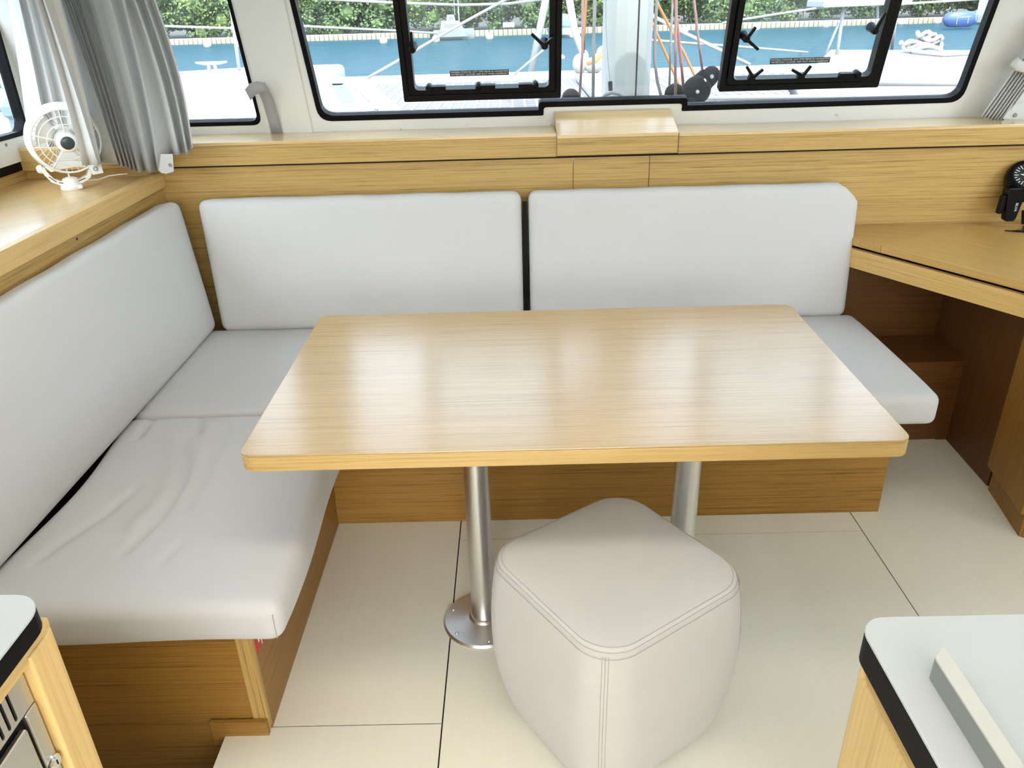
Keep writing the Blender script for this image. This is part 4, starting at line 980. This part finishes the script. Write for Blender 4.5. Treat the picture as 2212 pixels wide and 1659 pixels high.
for k in range(9):
    pts = []; w_k = .060+.008*(k % 4); h_k = .165+.012*((k*5) % 4)
    for j in range(22):
        a = 2*math.pi*j/22; pts.append((.295+.012*(k % 3)+w_k*math.sin(a)*(1.15-.35*math.cos(a)), 3.27+.011*k, 1.745-h_k*math.cos(a)*-1))
    link_mesh('loop', MB().tube(pts, .0075, 7, True), M['rope_o'], cq, smooth=True)
link_mesh('wrap', MB().tube([(.305, 3.25, 1.80), (.305, 3.37, 1.80)], .045, 14), M['rope_o'], cq, smooth=True, sharp=40)
link_mesh('hanger', MB().tube([(.305, 3.31, 1.90), (.34, 3.31, 2.05), (.38, 3.32, 2.12)], .0075, 7), M['rope_o'], cq, smooth=True)
rope('orange line slanting from the mast to behind the large block', [at(x, y, 'y', 3.55) for x, y in ((1408, -20), (1424, 15), (1450, 65), (1478, 115), (1506, 175), (1515, 200))], .0058, 'rope_o', 'rigging_line', 'orange lines by the mast')
rope('lower orange line slanting from the mast to the small block', [at(x, y, 'y', 3.55) for x, y in ((1405, 40), (1420, 76), (1446, 135), (1472, 195), (1482, 220))], .0058, 'rope_o', 'rigging_line', 'orange lines by the mast')

def block(label, Y, cen, shapes, th, loc):
    t = thing('rigging_block', label, 'pulley block', loc)
    for i, (px, py, pr, ey) in enumerate(shapes):
        c = at(px, py, 'y', Y); r_ = pr*(c-cam_pos).dot(fw)/FPX
        o = link_mesh('cheek' if i else 'body', MB().lathe([(0, th), (r_*.75, th), (r_*.95, th*.6), (r_, 0), (r_*.95, -th*.6), (r_*.75, -th), (0, -th)], c, (0, -1, -.15), 36), M['block'], t, smooth=True, sharp=50)
        if ey: link_mesh('axle', MB().lathe([(0, .004), (.0065, .003), (.008, 0)], c+Vector((0, -th, -.004)), (0, -1, -.15), 16), M['alu'], o)
    return t
t = block('large black double block right of the mast', 3.20, None, ((1505, 195, 31, True), (1536, 162, 19, True), (1489, 224, 16, True)), .016, at(1500, 232, 'y', 3.2))
link_mesh('strap', MB().prism([at(x, y, 'y', 3.195) for x, y in ((1484, 178), (1520, 148), (1552, 175), (1524, 205))], (0, .02, 0)), M['block'], t, bevel=.006)
link_mesh('label_strip', MB().prism([at(x, y, 'y', 3.178) for x, y in ((1520, 171), (1523, 169), (1527, 175), (1524, 177))], (0, .001, 0)), M['paper'], t)
link_mesh('tail', MB().prism([at(x, y, 'y', 3.2) for x, y in ((1474, 205), (1498, 238), (1470, 244), (1466, 222))], (0, .02, 0)), M['block'], t, bevel=.005)
t = block('small black block between mast and large block', 3.30, None, ((1457, 203, 22, False), (1449, 222, 17, False)), .018, at(1455, 235, 'y', 3.3))
link_mesh('label_strip', MB().prism([at(x, y, 'y', 3.279) for x, y in ((1444, 210), (1447, 209), (1452, 217), (1449, 219))], (0, .001, 0)), M['paper'], t)
t = block('black block behind the gasket left of the mast', 3.24, None, ((1233, 212, 20, False), (1234, 222, 18, True)), .016, at(1234, 240, 'y', 3.24))

# control lines and rail lying across the starboard deck
def strip(label, pa, pb, r_, mat, z):
    a = at(*pa, 'z', z); b = at(*pb, 'z', z); rope(label, [a, a.lerp(b, .5)+Vector((0, 0, .0)), b], r_, mat, 'control_line', 'lines across the right deck')
strip('grey line across the right deck, upper of three', (1880, 178), (2140, 178), .024, 'rope_g', ZD+.02)
strip('blue grey line across the right deck, middle of three', (1500, 213), (2120, 204), .012, 'rope_g', ZD+.06)
strip('pink line across the right deck, nearest the window', (1480, 226), (2110, 212), .012, 'rope_rp', ZD+.06)

# bow gear
A_ = thing('bow_tripod', 'white tube tripod on the crossbeam behind the left hatch', 'tripod', at(1200, 160, 'y', 6.9))
top = at(1207, -140, 'y', 7.0)
link_mesh('leg', MB().tube([at(1146, 162, 'y', 6.9), top], .029, 12), M['gel'], A_, smooth=True)
link_mesh('leg', MB().tube([at(1265, 140, 'y', 6.9), at(1240, 60, 'y', 6.95), top], .029, 12), M['gel'], A_, smooth=True)
link_mesh('leg', MB().tube([(top.x, 7.7, ZD-.1), top], .02, 10), M['gel'], A_, smooth=True)
b_ = thing('bow_bag', 'white sail bag with orange strap on the walkway, left of the mast', 'bag', at(1285, 155, 'y', 6.6))
for (px, py, sx_, sy_, sz_) in ((1252, 138, .055, .06, .075), (1282, 141, .08, .07, .06), (1300, 120, .045, .05, .07), (1262, 124, .035, .04, .055), (1292, 130, .05, .05, .05)):
    q = at(px, py, 'y', 6.6); link_mesh('bundle', MB().sphere(q, 1, 14, 10, (sx_, sy_, sz_)), M['rope_w'], b_, smooth=True)
link_mesh('strap', MB().tube([at(1268, 137, 'y', 6.45), at(1285, 132, 'y', 6.42), at(1298, 118, 'y', 6.42), at(1310, 104, 'y', 6.5)], .018, 8, flat=.4), M['rope_o'], b_, smooth=True)

p_ = thing('pulpit_bench', 'white pulpit seat on posts seen through the right hatch', 'pulpit seat', at(1808, 118, 'z', ZD))
q = at(1808, 118, 'z', ZD); YP = q.y
a = at(1762, 10, 'y', YP); b = at(1950, 2, 'y', YP)
link_mesh('bench_board', MB().obox((a.x, YP-.2, a.z-.025), (b.x-a.x, 0, b.z-a.z), (0, .45, 0), (0, 0, .06)), M['gel'], p_, bevel=.01)
link_mesh('post', MB().tube([q-Vector((0, 0, .03)), at(1823, 12, 'y', YP)], .017, 10), M['gel'], p_, smooth=True)
link_mesh('brace', MB().tube([at(1784, 116, 'y', YP), at(1812, 50, 'y', YP)], .012, 8), M['gel'], p_, smooth=True)
link_mesh('post', MB().tube([at(1926, 108, 'y', YP+.6), at(1938, 10, 'y', YP+.2)], .017, 10), M['gel'], p_, smooth=True)
link_mesh('post', MB().tube([at(1896, 40, 'y', YP+.2), at(1896, 6, 'y', YP+.2)], .012, 8), M['gel'], p_, smooth=True)
h_ = thing('rope_heap', 'heap of white rope on the far right deck', 'rope', at(1995, 104, 'z', ZD))
hc = at(1995, 103, 'y', 8.0)
random.seed(4)
for k in range(7):
    pts = []; rr = .15-.016*k; cxk = hc+Vector((random.uniform(-.06, .06), random.uniform(-.05, .05), .0+.020*k))
    for j in range(20): a = 2*math.pi*j/20; pts.append(cxk+Vector((rr*math.cos(a)*1.15, rr*math.sin(a)*.7, .02*math.sin(3*a+k))))
    link_mesh('coil', MB().tube(pts, .017, 7, True), M['rope_w'], h_, smooth=True)
link_mesh('tail', MB().tube([hc+Vector((-.22, 0, .05)), at(1957, 100, 'z', ZD+.02), at(1975, 112, 'z', ZD+.02), at(2040, 118, 'z', ZD+.02), at(2120, 112, 'z', ZD+.02)], .022, 8), M['rope_w'], h_, smooth=True)
s_ = thing('stanchion', 'tall steel stanchion at the left deck edge, corner window', 'stanchion', at(517, 153, 'z', ZD))
q = at(517, 153, 'z', ZD)
link_mesh('post', MB().tube([q-Vector((0, 0, .03)), at(497, 0, 'y', q.y), at(488, -60, 'y', q.y)], .018, 10), M['gel'], s_, smooth=True)
link_mesh('fitting', MB().sphere(at(505, 60, 'y', q.y), .03, 10, 8), M['gel'], s_, smooth=True)
Ys = q.y
rope('thin white lifeline joining the stanchion in the corner window', [at(200, 50, 'y', Ys), at(375, 57, 'y', Ys), at(505, 61, 'y', Ys)], .010, 'rope_w', 'lifeline', 'lifelines')
rope('lower white lifeline across the left of the wide window', [at(505, 50, 'y', Ys), at(645, 56, 'y', 8.0), at(850, 66, 'y', 8.0), at(945, 72, 'y', 8.0)], .010, 'rope_w', 'lifeline', 'lifelines')
rope('upper sagging white lifeline above the left hatch latches', [at(560, -14, 'y', 8.0), at(700, -2, 'y', 7.8), at(850, 6, 'y', 7.6), at(1000, 11, 'y', 7.4), at(1100, 8, 'y', 7.2), at(1205, -6, 'y', 7.0)], .011, 'rope_w', 'lifeline', 'lifelines')
rope('white mooring line rising diagonally through the left hatch', [at(795, 168, 'y', 6.7), at(870, 125, 'y', 6.8), at(950, 78, 'y', 7.0), at(1010, 44, 'y', 7.0), at(1100, -5, 'y', 7.0), at(1190, -50, 'y', 7.0)], .011, 'rope_w', 'mooring_line', 'mooring lines')
rope('short white line at the tripod foot in the left hatch', [at(1112, 160, 'y', 6.7), at(1145, 132, 'y', 6.8), at(1178, 104, 'y', 6.9)], .008, 'rope_w', 'mooring_line', 'mooring lines')
rope('white line crossing the water right of the mast to the right hatch', [at(1400, 86, 'y', 7.4), at(1500, 94, 'y', 7.6), at(1600, 101, 'y', 7.8), at(1745, 113, 'y', 8.1)], .010, 'rope_w', 'mooring_line', 'mooring lines')
rope('thick pale line slanting down right of the mast', [at(1405, 32, 'y', 7.0), at(1480, 72, 'y', 7.0), at(1560, 110, 'y', 7.0), at(1620, 140, 'y', 7.0)], .014, 'rope_w', 'mooring_line', 'mooring lines')
rope('white line rising to the pulpit seat in the right hatch', [at(1560, 50, 'y', 8.0), at(1605, 42, 'y', 8.0), at(1700, 27, 'y', 8.0), at(1805, 12, 'y', 8.0)], .010, 'rope_w', 'mooring_line', 'mooring lines')
rope('white lifeline right of the pulpit seat', [at(1938, 10, 'y', 8.2), at(1960, 8, 'y', 8.4), at(2060, 2, 'y', 9.0), at(2200, -8, 'y', 10)], .011, 'rope_w', 'lifeline', 'lifelines')
w_ = thing('deck_winch', 'blue grey deck winch seen through the side window', 'winch', at(40, 240, 'y', 4.0))
q = at(40, 232, 'y', 4.0)
link_mesh('drum', MB().lathe([(0, -.30), (.06, -.30), (.055, -.05), (.075, -.03), (.075, .01), (.03, .05), (0, .05)], q, (0, 0, 1), 20), M['gel_blue'], w_, smooth=True, sharp=40)
link_mesh('arm', MB().tube([q, q+Vector((-.16, 0, .0))], .02, 8), M['gel_grey'], w_)

# ================================================================== OUTSIDE: WATER, SHORE, BOATS
struct('water', MB().add([(-400, -60, -1), (400, -60, -1), (400, 300, -1), (-400, 300, -1)], [(0, 1, 2, 3)]), M['water'], 'blue green water of the bay')
struct('shore_bank', MB().prism([(-160, 68, -1.3), (-60, 73, -1.3), (160, 73, -1.3), (160, 200, -1.3), (-160, 200, -1.3)], (0, 0, .38)), M['bank'], 'dark muddy bank under the trees')
fbx = thing('floating_barrier', 'long cream floating barrier of linked blocks along the far shore', 'barrier', (3, 66, -1))
bm_ = rbox(.34, .5, .5, .06, (8, 8, 8)); bo = None
for k in range(236):
    x = -40+.36*k
    if bo is None:
        bo = link_mesh('float_block', bm_, M['barrier'], fbx, smooth=True); bo.location = (x, 66, -.82); o = bo
    else:
        o = bo.copy(); COL.objects.link(o); o.parent = fbx; o.matrix_parent_inverse = bo.matrix_parent_inverse.copy()
        o.location = (x, 66+.25*math.sin(x*.09), -.82)
BU = [(449, 103, 'white mooring buoy in the middle of the corner window'), (516, 102, 'white mooring buoy behind the stanchion in the corner window'), (657, 100, 'white mooring buoy at the left edge of the wide window'),
      (829, 95, 'white mooring buoy just left of the left hatch'), (942, 92, 'white mooring buoy at the motorboat bow'), (1058, 86, 'white mooring buoy right of the motorboat, inside the left hatch'),
      (1238, 82, 'white mooring buoy between the left hatch and the mast'), (1478, 72, 'white mooring buoy among the halyards right of the mast'), (1633, 66, 'white mooring buoy beside the upper latch of the right hatch'),
      (1783, 60, 'white mooring buoy in the middle of the right hatch'), (1945, 54, 'white mooring buoy immediately right of the right hatch'), (2024, 52, 'white mooring buoy left of the blue dinghy')]
for px, py, lab in BU:
    q = at(px, py, 'z', -1.0); o = link_mesh('mooring_buoy', MB().sphere((0, 0, .19), .27, 18, 12), M['buoy'], None, smooth=True); o.location = (q.x, q.y, -1.0)
    tag(o, lab, 'buoy', 'mooring buoys')
q = at(1214, 127, 'z', -1.0); o = link_mesh('mooring_buoy', MB().sphere((0, 0, .05), .13, 14, 10), M['buoy'], None, smooth=True); o.location = q; tag(o, 'small white float on nearer water beside the left hatch frame', 'buoy', 'mooring buoys')

def hull_mesh(L_, W_, H_, bowx=1):
    m = MB(); n = 9; rows = []
    for i in range(n):
        s_ = i/(n-1); x = (s_-.5)*L_; w = W_/2*(1-max(0, (s_-.45)/.55)**2.2); z0 = .0+.35*H_*max(0, (s_-.6)/.4)**2
        rows.append([(x, -w, H_*(1+.15*s_)), (x, -w*.8, H_*.35), (x, 0, z0-.25*H_), (x, w*.8, H_*.35), (x, w, H_*(1+.15*s_))])
    for r_ in rows: m.v += [Vector(p) for p in r_]
    for i in range(n-1):
        for j in range(4): m.f.append((i*5+j, i*5+j+1, i*5+6+j, i*5+5+j))
        m.f.append((i*5, i*5+5, i*5+9, i*5+4))
    m.f.append((0, 1, 2, 3, 4)); return m
def boat(label, px, py, L_, W_, H_, rz, hullmat, extras, name='motorboat'):
    q = at(px, py, 'z', -1.0) if py else Vector((px, 61.5, -1.0)); t = thing(name, label, 'boat', (q.x, q.y, -1.0))
    Mx = Matrix.Translation(q) @ Matrix.Rotation(rz, 4, 'Z')
    link_mesh('hull', hull_mesh(L_, W_, H_).xf(Mx), M[hullmat], t, smooth=True, sharp=30)
    for nm, mb, mt in extras: link_mesh(nm, mb.xf(Mx), M[mt], t, bevel=.03)
    return t
boat('small white motorboat with cabin moored in front of the trees', 981, 86, 2.9, 1.5, .62, R(8), 'gel',
     [('cabin', MB().prism([(-.95, -.55, .6), (.75, -.55, .6), (.35, -.55, 1.22), (-.8, -.55, 1.22)], (0, 1.1, 0)), 'gel'), ('wheelhouse', MB().prism([(-.45, -.45, 1.2), (.15, -.45, 1.2), (.05, -.45, 1.62), (-.4, -.45, 1.62)], (0, .9, 0)), 'gel'),
      ('side_window', MB().box((-.7, -.565, .8), (.3, -.552, 1.08)), 'gel_grey'), ('wheelhouse_window', MB().box((-.36, -.462, 1.3), (.0, -.452, 1.52)), 'gel_grey'), ('mast', MB().tube([(.42, 0, 1.1), (.40, 0, 4.2)], .045, 8), 'gel'), ('antenna', MB().tube([(.15, 0, 1.6), (.10, 0, 4.0)], .02, 6), 'gel'),
      ('waterline', MB().box((-1.2, -.66, .02), (.5, -.64, .10)), 'block'), ('outboard', MB().box((-1.7, -.2, .0), (-1.45, .2, .75)), 'block')])
boat('small boat with blue cover beyond the tripod, left of the mast', 1219, 80, 3.0, 1.5, .55, R(-70), 'gel',
     [('cover', MB().sphere((0, 0, .75), 1, 14, 8, (1.1, .75, .75)), 'gel_blue'), ('cockpit', MB().box((-1.1, -.5, .5), (.2, .5, .8)), 'gel')])
boat('large white yacht at the right edge of the wide window', 40.2, None, 14, 4.2, 2.0, R(178), 'gel',
     [('cabin', MB().prism([(-4, -1.3, 2.0), (4.6, -1.3, 2.2), (2.6, -1.3, 3.2), (-3.6, -1.3, 3.2)], (0, 2.6, 0)), 'gel'), ('stripe', MB().box((-6.8, -2.12, 1.25), (1.5, -2.10, 1.35)), 'gel_grey'), ('mast', MB().tube([(.4, 0, 2.2), (.4, 0, 14)], .09, 8), 'gel'),
      ('awning', MB().prism([(-1, -1.5, 3.2), (6.4, -1.5, 3.4), (6.2, -1.5, 3.6), (-1, -1.5, 3.8)], (0, 3, 0)), 'gel_grey')], 'sailing_yacht')
q = at(2077, 58, 'z', -1.0)+Vector((-1.5, 0, 0)); t = thing('dinghy', 'blue hulled dinghy lying against the white yacht', 'boat', (q.x, q.y-2.5, -1))
m = MB().sphere((0, 0, 0), 1, 28, 18); m.v = [Vector((1.12*v.x, .5*v.y, .60*max(-.8, min(.72, v.z))))+Vector((q.x, q.y-2.5, -.42)) for v in m.v]; link_mesh('hull', m, M['blue'], t, smooth=True)
for pts in ([(-.45, .1), (.45, .15)], [(-.45, .1), (-.42, -.3)], [(.28, .12), (.30, -.25)], [(.7, .5), (.8, -.1)]):
    link_mesh('grab_line', MB().tube([(q.x+a, q.y-2.97, -.42+b) for a, b in pts], .022, 6), M['gel'], t)
boat('white workboat far off in the side window', 22, 118, 4, 1.8, .9, R(30), 'gel', [('cabin', MB().box((-.8, -.6, .9), (.8, .6, 2.0)), 'barrier'), ('canopy', MB().box((-1.2, -.8, 2.0), (1.0, .8, 2.1)), 'gel')])
boat('tiny white skiff on the bank seen through the right hatch', 1820, 33, 3.0, 1.3, .5, 0, 'gel', [('console', MB().box((-.2, -.35, .4), (.5, .35, 1.15)), 'gel')])
for px, py, lab in ((640, 62, 'white sign board on the bank at the left edge of the wide window'), (1099, 66, 'white sign board on the bank, right of the motorboat')):
    q = at(px, py, 'y', 71.5); s_ = thing('shore_sign', lab, 'sign', (q.x, 71.5, -.95))
    link_mesh('board', MB().box((q.x-.48, 71.48, q.z+.25), (q.x+.48, 71.54, q.z+.62)), M['gel'], s_)
    for dx in (-.35, .35): link_mesh('post', MB().tube([(q.x+dx, 71.52, -1.2), (q.x+dx, 71.52, q.z+.3)], .04, 6), M['bark'], s_)

# mangrove trees
def tree_mesh(seed, mat):
    rnd = random.Random(seed); m = MB()
    lobes = [(rnd.uniform(-1.6, 1.6), rnd.uniform(-1.0, 1.0), rnd.uniform(.5, 4.6), rnd.uniform(.8, 1.5)) for _ in range(22)]
    for (x, y, z, r_) in lobes:
        for _ in range(230):
            d = Vector((rnd.gauss(0, 1), rnd.gauss(0, 1), rnd.gauss(0, 1))).normalized(); p = Vector((x, y, z))+d*r_*rnd.uniform(.75, 1.05)
            if p.z < .25: p.z = .25+rnd.random()*.3
            nrm = (d+Vector((rnd.uniform(-.6, .6), rnd.uniform(-.6, .6), rnd.uniform(-.1, .9)))).normalized(); a = nrm.orthogonal().normalized(); b = nrm.cross(a)
            an = rnd.uniform(0, 6.28); a, b = a*math.cos(an)+b*math.sin(an), b*math.cos(an)-a*math.sin(an); s_ = rnd.uniform(.08, .17)
            m.add([p-a*s_-b*s_*.2, p+b*s_*.62, p+a*s_, p-b*s_*.62], [(0, 1, 2, 3)])
        m.sphere((x, y, max(.6, z)), r_*.42, 8, 6)
    o = link_mesh('mangrove_tree', m, mat, None); return o
random.seed(11)
protos = [tree_mesh(s_, M['leaf2'] if s_ % 3 == 0 else M['leaf']) for s_ in range(5)]
used = [False]*5
for row, (y0, sp) in enumerate(((74.5, 3.0), (77.5, 3.4), (82, 4.4))):
    x = -66
    while x < 74:
        i = random.randrange(5)
        if used[i]: o = protos[i].copy(); COL.objects.link(o)
        else: o = protos[i]; used[i] = True
        y = y0+random.uniform(-.6, .6) - max(0, (-30-x))*.18
        o.location = (x, y, -.95+row*.4); o.rotation_euler = (0, 0, random.uniform(0, 6.28)); sc_ = random.uniform(.9, 1.25)+row*.12; o.scale = (sc_*1.15, sc_, sc_)
        tag(o, 'bushy green mangrove tree in the thicket on the far shore', 'tree', 'mangrove trees on the far shore')
        x += sp*random.uniform(.8, 1.2)
